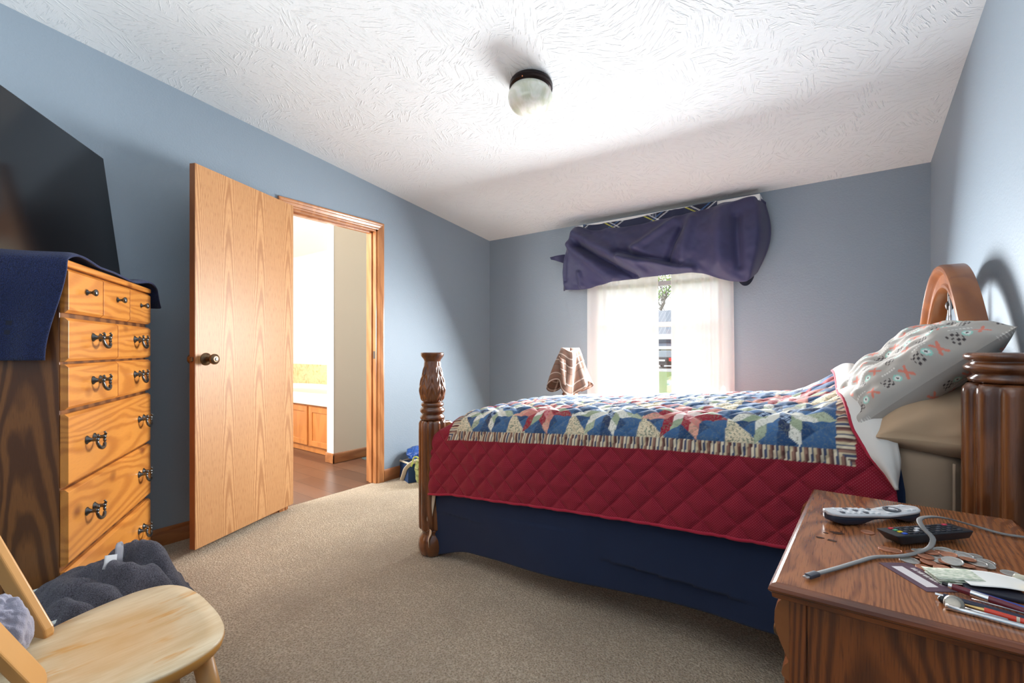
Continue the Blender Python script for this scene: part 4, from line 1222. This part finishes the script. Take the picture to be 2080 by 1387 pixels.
# the varnish is worn off the top of the seat but left on its rim
t = NT('worn_seat_maple')
v_ = t.coord()
nz = t.noise(t.vscale(v_, (9, 2.0, 9)), 3.0, 3, .6)
st_ = t.noise(t.vscale(v_, (5, 1.2, 5)), 6.5, 3, .6)
gx = t.noise(t.vscale(v_, (60, 3, 60)), 3.0, 2)
c_ = t.mix(t.ramp(nz, [(.35, 0.0), (.7, 1.0)]), srgb(222, 204, 172), srgb(202, 176, 136))
c_ = t.mix(t.mth('MULTIPLY', t.ramp(st_, [(.60, 0.0), (.72, 1.0)]), .8), c_, srgb(206, 152, 84))
c_ = t.mix(t.mth('MULTIPLY', t.ramp(gx, [(.5, 0.0), (.75, 1.0)]), .35), c_, srgb(196, 166, 122))
zz_ = t.n('SeparateXYZ', {'Vector': v_}).outputs['Z']
c_ = t.mix(t.ramp(zz_, [(.352, 1.0), (.3565, 0.0)]), c_, srgb(206, 146, 70))
MSEAT = t.fin(c_, .42)
MB().add(V, F).build('seat', MSEAT, ch, smooth=True)
def slat(p, d, w, th_, L, face):
    p, d = np.array(p, float), np.array(d, float) / np.linalg.norm(d)
    f = np.array(face, float); f -= d * f.dot(d); f /= np.linalg.norm(f)
    s_ = np.cross(d, f)
    out = [(-w / 2, .02), (-w * .36, .006), (-w * .2, 0), (w * .2, 0), (w * .36, .006), (w / 2, .02), (w / 2, L), (-w / 2, L)]
    P = [tuple(p + s_ * a_ + d * b_ + f * h_) for h_ in (-th_ / 2, th_ / 2) for a_, b_ in out]
    k = len(out)
    F = [(i, (i + 1) % k, k + (i + 1) % k, k + i) for i in range(k)] + [tuple(range(k))[::-1], tuple(range(k, 2 * k))]
    return MB().add(P, F)
slat((-1.596 - CO[0], .232 - CO[1], .352), (-.095, -.075, .215), .052, .022, .40, (.35, -.9, 0)).build('back_post', MCHAIRO, ch, bevel=.005, seg=3)
slat((-1.376 - CO[0], .190 - CO[1], .352), (.050, -.075, .165), .052, .022, .40, (-.35, -.9, 0)).build('back_post', MCHAIRO, ch, bevel=.005, seg=3)
for i, z in enumerate((.30,)):
    MB().tube([(-1.596 - CO[0] - .095 * z / .215, .232 - CO[1] - .075 * z / .215, .352 + z), (-1.48 - CO[0], .19 - CO[1] - .085 * z / .215, .352 + z), (-1.376 - CO[0] + .05 * z / .165, .19 - CO[1] - .075 * z / .165, .352 + z)], 0, 8, (.006, .02)).build('back_rail', MCHAIRO, ch)
for x, y, dx, dy in ((-1.29, .455, .07, .045), (-1.60, .47, -.05, .045), (-1.56, .22, -.05, -.05), (-1.31, .20, .05, -.05)):
    MB().tube([(x - CO[0], y - CO[1], .335), (x - CO[0] + dx * .5, y - CO[1] + dy * .5, .17), (x - CO[0] + dx, y - CO[1] + dy, 0.0)], [.022, .024, .016], 16).build('leg', MCHAIRO, ch, smooth=True)
fl_ = crumple('fleece_blanket', 'pale grey fleece bunched between the back posts of the chair', 'blanket', (-1.535, .148, .363), .058, .05, .075, MLAV, 33, None, .3)

# laundry basket with a charcoal towel
bk_ = thing('laundry_basket', 'white plastic laundry basket behind the small chair', 'laundry basket', (-1.935, .28, 0), radians(3))
def rrect(ax, ay, n=64, e=6):
    return rr(ax, ay, n, e)
V, F = [], []
lv = [(.115, .225, .0), (.12, .23, .01), (.135, .25, .25), (.142, .258, .262), (.146, .262, .268), (.146, .262, .30), (.140, .256, .306), (.136, .252, .30), (.132, .248, .26), (.115, .225, .02)]
for ax, ay, z in lv:
    V += [(x, y, z) for x, y in rrect(ax, ay)]
for i in range(len(lv) - 1):
    for k in range(64):
        if 2 <= i <= 2 and False: continue
        F.append((i * 64 + k, i * 64 + (k + 1) % 64, (i + 1) * 64 + (k + 1) % 64, (i + 1) * 64 + k))
F += [tuple(range(64))[::-1], tuple(range((len(lv) - 1) * 64, len(lv) * 64))]
MB().add(V, F).build('tub', plain('white_plastic', srgb(222, 228, 222), .4, vary=.03), bk_, smooth='auto')
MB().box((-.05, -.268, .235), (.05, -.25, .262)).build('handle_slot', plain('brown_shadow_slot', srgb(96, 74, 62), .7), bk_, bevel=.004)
a_, b_ = np.meshgrid(np.linspace(-1, 1, 150), np.linspace(-1, 1, 190))
lump = (1 - np.abs(a_) ** 2.4) * (.075 + .02 * np.sin(b_ * 2 + .6))
Zt_ = .300 + lump
for (p0, p1, w_, h_) in (((-.9, -.2), (.5, .25), .10, -.030), ((-.7, -.7), (.8, -.1), .12, -.028), ((-.2, .0), (.9, .7), .09, -.032), ((-.9, .35), (.2, .75), .10, -.030), ((.1, -.9), (.9, -.4), .10, -.025), ((-.6, .05), (.3, .45), .11, .024), ((-.4, -.6), (.6, .05), .12, .024)):
    dx, dy = p1[0] - p0[0], p1[1] - p0[1]
    tt = np.clip(((a_ - p0[0]) * dx + (b_ - p0[1]) * dy) / (dx * dx + dy * dy), 0, 1)
    Zt_ = Zt_ + h_ * np.exp(-((a_ - p0[0] - tt * dx) ** 2 + (b_ - p0[1] - tt * dy) ** 2) / w_ ** 2)
Zt_ = Zt_ + (.016 * waves(a_, b_, 61, 4.0, 3) + .006 * waves(a_, b_, 62, 13.0, 3)) * (1 - np.abs(a_) ** 3)
Xt_ = a_ * .168 + .012 * waves(a_, b_, 63, 4.0, 3)
Yt_ = .125 + b_ * .185 + .012 * waves(b_, a_, 65, 4.0, 3)
dropx = sstep(.80, 1.0, np.abs(a_)); dropy = sstep(.55, 1.0, b_)
Zt_ = Zt_ - dropx * .085 - dropy * .13 - sstep(-.7, -1.0, b_) * .05
gt = gridmesh('bath_towel', np.stack([Xt_, Yt_, Zt_], -1), MGREY, solid=.008, offset=1)
gt.location = (-1.915, .315, 0)
tag(gt, 'charcoal grey towel heaped over the laundry basket by the dresser', 'towel')
i0, j0 = 92, 84
c0 = np.array([Xt_[i0, j0], Yt_[i0, j0], Zt_[i0, j0] + .004])
MB().tube([c0 + np.array([.030 * (k - .5) * -1, .010 * k, .052 * sin(pi * k) ** .7]) for k in np.linspace(0, 1, 16)], 0, 8, (.011, .002), (1, .3, 0)).build('hanging_loop', cloth('grey_cotton_tape', srgb(164, 164, 172)), gt, smooth=True)
MB().tube([c0 + np.array([.02, -.02, .034]), c0 + np.array([.028, -.024, .012]), c0 + np.array([.034, -.03, -.004])], 0, 8, (.017, .0015), (1, .3, .4)).build('care_label', cloth('pale_care_label', srgb(216, 218, 220)), gt, smooth=True)

# ---------------------------------------------------------------- nightstand
TZ = .70
nst = thing('nightstand', 'reddish oak nightstand with a moulded top and scrolled corner beside the bed', 'nightstand', (.10, 1.13, 0))
NO = np.array([.10, 1.13])
quad = np.array([(-.098, .821), (.300, .836), (.302, 1.441), (-.069, 1.446)]) - NO
def ring(off):
    q = []
    for i in range(4):
        p, a_, b_ = quad[i], quad[i - 1], quad[(i + 1) % 4]
        u_ = (a_ - p) / np.linalg.norm(a_ - p); w_ = (b_ - p) / np.linalg.norm(b_ - p)
        q.append(p + (u_ + w_) * off)
    return q
V, F = [], []
lv = [(.020, TZ - .026), (.010, TZ - .026), (.0055, TZ - .023), (.0045, TZ - .016), (.0015, TZ - .013), (.000, TZ - .010), (.0015, TZ - .005), (.006, TZ - .001), (.010, TZ)]
for o_, z in lv:
    V += [tuple(p) + (z,) for p in ring(o_)]
for i in range(len(lv) - 1):
    for k in range(4):
        F.append((i * 4 + k, i * 4 + (k + 1) % 4, (i + 1) * 4 + (k + 1) % 4, (i + 1) * 4 + k))
F.append((3, 2, 1, 0))
MB().add(V, F).build('edge_moulding', MNSE, nst)
q = ring(.0099)
t = MNS.copy(); t.name = 'reddish_oak_stained_top'
MB().hexa([tuple(p) + (TZ - .004,) for p in q] + [tuple(p) + (TZ + .0002,) for p in q]).build('top', MNS, nst)
bx0, bx1, by0, by1 = -.072 - NO[0], .285 - NO[0], .850 - NO[1], 1.425 - NO[1]
mb = MB().box((bx0 + .002, by0 + .006, .06), (bx1, by1, TZ - .026))
mb.build('body', MNSV, nst)
MB().box((bx0 + .0255, by0 + .001, .10), (bx1 - .03, by0 + .008, TZ - .027)).build('side_panel', MNSV, nst, bevel=.0015)
for x in (bx0, bx1 - .028):
    MB().box((x, by0, .0), (x + .024, by0 + .03, TZ - .026)).build('corner_stile', MNSV, nst, bevel=.0015)
for x in (bx0, bx1 - .028):
    MB().box((x, by1 - .03, .0), (x + .024, by1, TZ - .026)).build('corner_stile', MNSV, nst, bevel=.0015)
scr = [(.0, .0), (-.004, -.003), (-.011, -.015), (-.0145, -.030), (-.0150, -.046), (-.013, -.062), (-.008, -.080), (-.003, -.096), (-.0005, -.104), (-.001, -.108), (-.004, -.112), (-.0055, -.117), (-.0065, -.121), (-.0075, -.126), (-.0065, -.131), (-.002, -.136), (.004, -.139), (.0, -.145), (.012, -.145), (.012, 0)]
scr = [(x * 1.35, z) for x, z in scr]
for y in (by0 + .0005, by1 - .0305):
    MB().prism([(bx0 + x, TZ - .026 + z) for x, z in scr], y, y + .03, 'Y').build('scroll_bracket', plain('carved_oak_scroll', srgb(150, 88, 46), .28, vary=.3, scale=18), nst, bevel=.0015, smooth='auto')
for z0, z1 in ((.40, .655), (.11, .385)):
    d = MB().box((bx0 - .010, by0 + .04, z0), (bx0 + .003, by1 - .04, z1)).build('drawer', MNSV, nst, bevel=.003)
    for y in (by0 + .17, by1 - .17):
        MB().lathe([(.016, 0), (.016, .003), (.007, .006), (.007, .016), (.014, .022), (.011, .028), (.002, .03)], 20, (bx0 - .010, y, (z0 + z1) / 2), (-1, 0, 0)).build('knob', MBRASS, d, smooth=True)

# small brown drips and rings dried on the top
MSTAIN = plain('dried_brown_drip', srgb(74, 44, 30), .25, vary=.3)
for k, (x, y, r_, lb) in enumerate(((-.012, 1.121, .010, 'largest brown drip dried on the nightstand near the silver remote'), (-.039, 1.075, .006, 'brown drip nearest the left edge of the nightstand top'), (-.020, 1.072, .007, 'brown drip in front of the largest drip on the nightstand'), (-.030, 1.110, .004, 'smallest brown drip behind the others on the nightstand'))):
    rsd = np.random.RandomState(k)
    o = MB().prism([(r_ * (1 + .25 * sin(3 * a_ + k) + .12 * sin(7 * a_)) * cos(a_), .7 * r_ * (1 + .2 * sin(2 * a_ + k)) * sin(a_)) for a_ in np.linspace(0, 2 * pi, 28, endpoint=False)], 0, .0007).build('drip_stain', MSTAIN)
    o.location = (x, y, TZ + .0002)
    tag(o, lb, 'stain', 'dried drips on the nightstand')

# silver remote: dark hull, pale shell, buttons
MSIL = plain('silver_plastic', srgb(212, 212, 214), .3, .1, vary=.03)
r1 = thing('remote_control', 'silver topped remote control with a dark arched underside', 'remote control', (.047, 1.243, TZ), atan2(.136, .150))
L = .212
xs = np.linspace(-L / 2, L / 2, 40)
def wid(x):
    q_ = x / (L / 2)
    return (.0245 - .0035 * exp_(-(q_ - .05) ** 2 / .06)) * max(0.02, 1 - abs(q_) ** 7) ** .4
def exp_(v): return math.exp(v)
def loftx(name, zlo, zhi, inset, mat, par, wf=wid):
    V, F = [], []
    k_ = 16
    for x in xs:
        w_, a0, a1 = wf(x) - inset, zlo(x), zhi(x)
        for j in range(k_):
            an = 2 * pi * (j + .5) / k_
            ca, sa = cos(an), sin(an)
            V.append((x, w_ * math.copysign(abs(ca) ** .45, ca), (a0 + a1) / 2 + (a1 - a0) / 2 * math.copysign(abs(sa) ** .55, sa)))
    for i in range(len(xs) - 1):
        for j in range(k_):
            F.append((i * k_ + j, i * k_ + (j + 1) % k_, (i + 1) * k_ + (j + 1) % k_, (i + 1) * k_ + j)[::-1])
    F += [tuple(range(k_)), tuple(range((len(xs) - 1) * k_, len(xs) * k_))[::-1]]
    return MB().add(V, F).build(name, mat, par, smooth='auto')
q1 = lambda x: x / (L / 2)
under = lambda x: .0005 + .010 * exp_(-((q1(x) - .12) / .42) ** 4) + .016 * max(0, abs(q1(x)) - .72) ** 1.3 * 3
topz = lambda x: .0235 + .004 * q1(x) ** 2 - .003 * exp_(-(q1(x) - .15) ** 2 / .08)
loftx('hull', under, lambda x: topz(x) - .004, .0012, plain('dark_slate_plastic', srgb(36, 42, 58), .35), r1)
shell = loftx('top_shell', lambda x: topz(x) - .0075, topz, 0, MSIL, r1)
MKEY = plain('pale_grey_rubber_key', srgb(226, 226, 228), .5)
MKEYD = plain('dark_grey_rubber_key', srgb(84, 86, 94), .5)
for i in range(7):
    for j in range(3):
        x = -.078 + i * .0135
        MB().box((x - .004, (j - 1) * .0115 - .004, topz(x) - .001), (x + .004, (j - 1) * .0115 + .004, topz(x) + .0018)).build('button', MKEYD if (i + j) % 4 == 0 else MKEY, shell, bevel=.001)
MB().lathe([(.016, 0), (.016, .002), (.011, .0022), (.011, .001)], 28, (.048, 0, topz(.048) - .0005)).build('direction_ring', MKEYD, shell)
MB().lathe([(.006, 0), (.006, .003), (.004, .0034)], 20, (.048, 0, topz(.048) - .0005)).build('button', MKEY, shell)
for x in (.028, .072, .085):
    for j in (-1, 1):
        MB().box((x - .0045, j * .012 - .0045, topz(x) - .001), (x + .0045, j * .012 + .0045, topz(x) + .0016)).build('button', MKEY, shell, bevel=.001)

# black remote with coloured keys, resting on the coins
r2 = thing('remote_control', 'black remote control with coloured keys lying on the coins', 'remote control', (.125, 1.172, TZ + .0055), atan2(.100, .105))
r2.rotation_euler = (radians(-2), radians(-2), atan2(.100, .105))
MRB = plain('matte_black_plastic', srgb(30, 33, 40), .4)
b = MB(); b.hexa([(-.068, -.017, 0), (.078, -.017, 0), (.078, .017, 0), (-.068, .017, 0), (-.084, -.0225, .020), (.083, -.0225, .016), (.083, .0225, .016), (-.084, .0225, .020)])
r2b = b.build('case', MRB, r2, bevel=.003, seg=3)
for i in range(11):
    for j in range(4):
        x = -.058 + i * .0118
        y = -.0135 + j * .009
        z = .020 - .004 * (x + .084) / .167
        mt = MRB if (i + j) % 2 else plain('charcoal_key', srgb(58, 60, 70), .5)
        if i == 0: mt = plain('coloured_key', [srgb(40, 90, 200), srgb(226, 196, 40), srgb(70, 160, 120), srgb(206, 40, 60)][j], .4)
        if (i, j) in ((3, 1), (4, 2)): mt = MKEY
        if (i, j) == (10, 3): mt = plain('red_power_key', srgb(220, 60, 90), .4)
        MB().box((x - .004, y - .003, z - .001), (x + .004, y + .003, z + .0018)).build('button', mt, r2b, bevel=.0008)

# flat grey charging cable
cab_ = thing('charging_cable', 'flat grey charging cable lying across the nightstand and over the black remote', 'cable', (0, 0, 0))
MCBL = plain('grey_cable_sleeve', srgb(130, 128, 126), .6)
pth = spline([(-.038, .884, TZ + .0055), (-.010, .934, TZ + .0035), (.02, .985, TZ + .0035), (.046, 1.026, TZ + .0035), (.078, 1.050, TZ + .0045), (.108, 1.078, TZ + .010), (.124, 1.090, TZ + .020), (.128, 1.100, TZ + .030), (.118, 1.118, TZ + .040), (.114, 1.140, TZ + .045), (.120, 1.172, TZ + .044), (.135, 1.205, TZ + .040), (.160, 1.250, TZ + .030), (.19, 1.292, TZ + .016), (.22, 1.312, TZ + .006), (.25, 1.300, TZ + .004), (.30, 1.300, TZ + .004), (.318, 1.305, TZ + .0), (.33, 1.31, TZ - .05), (.335, 1.31, TZ - .25)], 150)
MB().tube(pth, 0, 10, (.0042, .0017)).build('cord', MCBL, cab_, smooth=True)
d0 = np.array([-.038, .884, TZ + .0055]); dd = np.array([-.0255, -.045, 0]) / np.linalg.norm([.0255, .045, 0])
pl = MB().tube([d0 - dd * .004, d0, d0 + dd * .004, d0 + dd * .018], 0, 12, (.0058, .0034)); pl.build('plug', plain('slate_plug_body', srgb(62, 66, 76), .45), cab_, smooth='auto')
MB().tube([d0 + dd * .018, d0 + dd * .0265], 0, 12, (.0042, .0014)).build('connector', plain('nickel_plug_tip', srgb(206, 206, 206), .25, .9), cab_, smooth='auto')

# loose change
MCOP = plain('copper_coin', srgb(218, 152, 120), .28, .6, .25, 200, .25)
MSLV = plain('nickel_coin', srgb(218, 216, 208), .25, .6, .25, 200, .25)
def coin_mesh(name, r, h, mat):
    o = MB().lathe([(r * .96, 0), (r, h * .15), (r, h * .85), (r * .96, h), (r * .88, h), (r * .86, h * .86), (r * .55, h * .84), (r * .40, h * .98), (.0002, h * 1.02)], 36).build(name, mat, smooth='auto')
    return o
rc = random.Random(11)
spots = []
poly = [(.062, 1.088), (.10, 1.035), (.128, 1.018), (.20, 1.062), (.225, 1.085), (.206, 1.13), (.165, 1.155), (.13, 1.13), (.10, 1.108)]
def inside(x, y):
    c = False
    for i in range(len(poly)):
        (x0, y0), (x1, y1) = poly[i], poly[i - 1]
        if (y0 > y) != (y1 > y) and x < (x1 - x0) * (y - y0) / (y1 - y0) + x0: c = not c
    return c
kinds = {'penny': (.0112, .0017, MCOP), 'quarter': (.0142, .0020, MSLV), 'nickel_coin': (.0124, .0020, MSLV), 'dime': (.0104, .0015, MSLV)}
proto = {}
lab = {'penny': 'copper penny lying flat in the heap of coins on the nightstand', 'quarter': 'large silver coin lying in the heap of coins on the nightstand',
       'nickel_coin': 'mid sized silver coin lying in the heap of coins on the nightstand', 'dime': 'smallest silver coin lying in the heap of coins on the nightstand'}
def put_coin(kind, x, y, z, tx=0, ty=0, label=None, group=True):
    r_, h_, m_ = kinds[kind]
    if kind not in proto:
        o = proto[kind] = coin_mesh(kind, r_, h_, m_)
    else:
        o = proto[kind].copy(); C.objects.link(o)
    o.location = (x, y, z); o.rotation_euler = (tx, ty, rc.uniform(0, 6))
    for k_ in ('label', 'category', 'group'):
        if k_ in o: del o[k_]
    tag(o, label or lab[kind], 'coin', 'loose change on the nightstand' if group else None)
layers = []
for lay, (nmax, shrink) in enumerate(((46, 1.0), (30, .80), (16, .6), (8, .4))):
    got = []
    for _ in range(6000):
        if len(got) >= nmax: break
        kx_ = rc.choice(['penny', 'penny', 'penny', 'quarter', 'quarter', 'nickel_coin', 'dime'])
        r_ = kinds[kx_][0]
        x, y = rc.uniform(.05, .23), rc.uniform(1.0, 1.17)
        xs_, ys_ = .145 + (x - .145) / shrink, 1.085 + (y - 1.085) / shrink
        if not inside(xs_, ys_): continue
        if lay >= 1 and (x - .125) * .72 - (y - 1.172) * .69 < .035 and (x - .125) * .69 + (y - 1.172) * .72 > -.10: continue    # keep clear of the black remote
        if all(hypot_ > .98 * (r_ + q[2]) for q in got for hypot_ in [math.hypot(x - q[0], y - q[1])]):
            got.append((x, y, r_, kx_))
    for (x, y, r_, kx_) in got:
        t_ = .0 if lay == 0 else .14
        put_coin(kx_, x, y, TZ + .0003 + lay * .0026 + (.0010 if lay else 0), rc.uniform(-t_, t_), rc.uniform(-t_, t_))
put_coin('penny', .038, 1.161, TZ + .0003, 0, 0, 'lone copper penny between the two remotes on the nightstand', False)
put_coin('penny', .062, 1.083, TZ + .0003, 0, 0, 'leftmost copper penny of the coin heap below the black remote', False)

# business card, folded bills, paper, leather pouch
t = NT('plum_card_with_pale_panel')
sx_ = t.n('SeparateXYZ', {'Vector': t.coord()})
pa = t.mth('MULTIPLY', t.mth('LESS_THAN', t.mth('ABSOLUTE', t.mth('ADD', sx_.outputs['Y'], .006)), .009), t.mth('LESS_THAN', t.mth('ABSOLUTE', sx_.outputs['X']), .034))
li = t.mth('MULTIPLY', t.mth('LESS_THAN', t.mth('ABSOLUTE', t.mth('SUBTRACT', sx_.outputs['Y'], .015)), .0035), t.mth('GREATER_THAN', t.noise(t.vscale(t.coord(), (400, 60, 1)), 1.0, 1), .48))
cd = t.fin(t.mix(t.mth('MAXIMUM', pa, t.mth('MULTIPLY', li, t.mth('LESS_THAN', t.mth('ABSOLUTE', sx_.outputs['X']), .03))), srgb(98, 72, 86), srgb(224, 216, 216)), .3)
card = MB().prism([(-.047, -.026), (.047, -.026), (.047, .026), (-.047, .026)], 0, .0008).build('card', cd)
card.location = (.096, .984, TZ + .0003); card.rotation_euler = (0, 0, atan2(-.075, .052))
tag(card, 'plum coloured card with a pale panel lying beside the coins', 'card')
t = NT('pale_green_banknote')
f_ = t.noise(t.vscale(t.coord(), (60, 220, 60)), 2.0, 3)
MBILL = t.fin(t.mix(t.ramp(f_, [(.4, 0.0), (.62, 1.0)]), srgb(232, 230, 214), srgb(164, 178, 152)), .8)
bl_ = thing('folded_banknotes', 'small stack of folded pale green banknotes beside the coins', 'money', (.152, 1.004, TZ + .0022), atan2(.032, .077))
for k in range(4):
    pts = []
    a_, b_ = np.meshgrid(np.linspace(0, 1, 30), np.linspace(0, 1, 6))
    Xb_ = -.041 + .080 * a_ - .001 * k
    Zb_ = .0012 + k * .0022 + .0022 * np.sin(a_ * pi) ** 2 * (k % 2) + .0016 * np.sin(a_ * 5 + k)
    P = np.stack([Xb_, -.020 + .040 * b_ + .001 * k, Zb_], -1)
    gridmesh('note', P, MBILL, bl_, solid=.0009)
MB().tube([(.039, -.015 + i * .03, .0045) for i in (0, 1)], .0042, 12).build('fold', MBILL, bl_, smooth=True)
pp = gridmesh('paper', np.stack(list(np.meshgrid(np.linspace(-.046, .046, 20), np.linspace(-.028, .028, 12))) + [.0015 + .0035 * np.sin(np.meshgrid(np.linspace(0, 3, 20), np.linspace(0, 1, 12))[0]) ** 2], -1), plain('white_paper', srgb(238, 236, 230), .8, vary=.02), solid=.0004)
pp.location = (.190, 1.012, TZ + .0075); pp.rotation_euler = (0, radians(2), atan2(.02, .06))
tag(pp, 'folded white paper slip sticking out from under the banknotes', 'paper')
po = MB().box((-.034, -.018, 0), (.034, .018, .0065)).build('pocket_case', plain('dark_navy_leather', srgb(32, 32, 46), .55), bevel=.0025, seg=3)
po.location = (.182, .985, TZ + .0003); po.rotation_euler = (0, 0, atan2(.0, .06))
tag(po, 'flat dark navy case lying under the white paper slip', 'case')

# pens
def pen(name, label, p, q, r_, bands, cat='pen'):
    """bands: list of (part name, t0, t1, radius factor0, radius factor1, material)"""
    p, q = np.array(p, float), np.array(q, float)
    o = thing(name, label, cat, tuple(p))
    D = q - p
    for nm, t0, t1, f0, f1, m_ in bands:
        MB().cyl(D * t0, D * t1, r_ * f0, 18, r_ * f1).build(nm, m_, o, smooth='auto')
    return o
MCHR = plain('chrome', srgb(214, 214, 214), .15, .95, vary=.05)
MBURG = plain('burgundy_barrel', srgb(112, 34, 48), .3)
MBLU = plain('royal_blue_barrel', srgb(26, 72, 160), .3)
MNVY = plain('navy_barrel', srgb(34, 38, 62), .35)
MRED = plain('orange_red_barrel', srgb(222, 66, 40), .3)
MGOLD = plain('brass_clip', srgb(206, 172, 112), .3, .8)
pen('pen', 'burgundy pen with silver bands and clip on the nightstand', (.128, .950, TZ + .0105), (.262, .900, TZ + .0065), .0046,
    [('push_button', -.05, .02, .55, .55, MBLACK), ('end_ring', .0, .03, .95, 1, MCHR), ('barrel', .03, .17, 1, 1.05, MBURG), ('band', .17, .30, 1.08, 1.08, MCHR), ('barrel', .30, 1, 1.08, .8, MBURG)])
pen('pen', 'blue pen lying behind the burgundy pen', (.150, .960, TZ + .0045), (.272, .916, TZ + .0045), .0040,
    [('barrel', 0, .7, 1, 1, MBLU), ('cap', .7, 1, 1.12, 1.0, MBLU)])
pen('pen', 'dark navy pen with a brass clip between the burgundy and red pens', (.118, .9175, TZ + .0048), (.262, .892, TZ + .0048), .0046,
    [('push_button', -.06, 0, .6, .6, MCHR), ('barrel', 0, 1, .95, 1.05, MNVY)])
MB().tube([(.148, .9185, TZ + .0105), (.175, .9135, TZ + .0112), (.20, .909, TZ + .0108)], 0, 8, (.0012, .0006)).build('clip', MCHR, bpy.data.objects['pen.002'], smooth=True).parent = None
o = bpy.data.objects['clip']; o.parent = bpy.data.objects['pen.002']; o.location = tuple(-np.array(bpy.data.objects['pen.002'].location))
pen('pencil', 'orange red pencil with two cream bands and a pale tip', (.138, .9065, TZ + .0045), (.262, .8835, TZ + .0045), .0040,
    [('tip', 0, .16, .25, .8, MGOLD), ('barrel', .16, .40, 1, 1, MRED), ('band', .40, .425, 1.02, 1.02, MBAGC), ('barrel', .425, .455, 1, 1, MRED), ('band', .455, .48, 1.02, 1.02, MBAGC), ('barrel', .48, 1, 1, 1, MRED)], 'pencil')
tool = thing('pocket_tool', 'chrome hand tool with a round head in front of the red pencil', 'tool', (.128, .8935, TZ))
MB().tube([(-.012, -.008, .004), (.02, -.0085, .0035), (.065, -.0130, .0035), (.14, -.0190, .0035)], [.004, .0036, .0042, .0042], 12).build('handle', MCHR, tool, smooth=True)
MB().lathe([(.0085, 0), (.0112, .001), (.0116, .004), (.0105, .0065), (.0085, .008), (.0065, .0075), (.0005, .0078)], 28, (-.001, .001, .006), (-.35, -.75, .55)).build('head', plain('worn_steel', srgb(170, 162, 150), .3, .85, .3, 150), tool, smooth='auto')
MB().ball((-.013, .010, .0055), .005, 14).build('pivot_knob', MBLACK, tool, smooth=True)
MB().cyl((.006, .0, .0045), (.05, -.0045, .0045), .0022, 10).build('shaft', MCHR, tool, smooth=True)
yl = MB().ball((0, 0, .012), .012, 20, (1, 1.2, 1)).build('bottle_stopper', plain('yellow_plastic', srgb(240, 196, 30), .3), smooth=True)
yl.location = (.232, 1.004, TZ)
tag(yl, 'small bright yellow plastic knob at the right edge of the nightstand', 'stopper')
lt = MB().tube([(-.03, 0, .0065), (-.028, 0, .0065), (.028, -.006, .0065), (.03, -.006, .0065)], [.003, .0062, .0065, .004], 14).build('lip_balm_tube', plain('frosted_pale_plastic', srgb(206, 202, 182), .3), smooth=True)
lt.location = (.247, 1.056, TZ)
tag(lt, 'pale frosted plastic tube behind the yellow knob on the nightstand', 'tube')
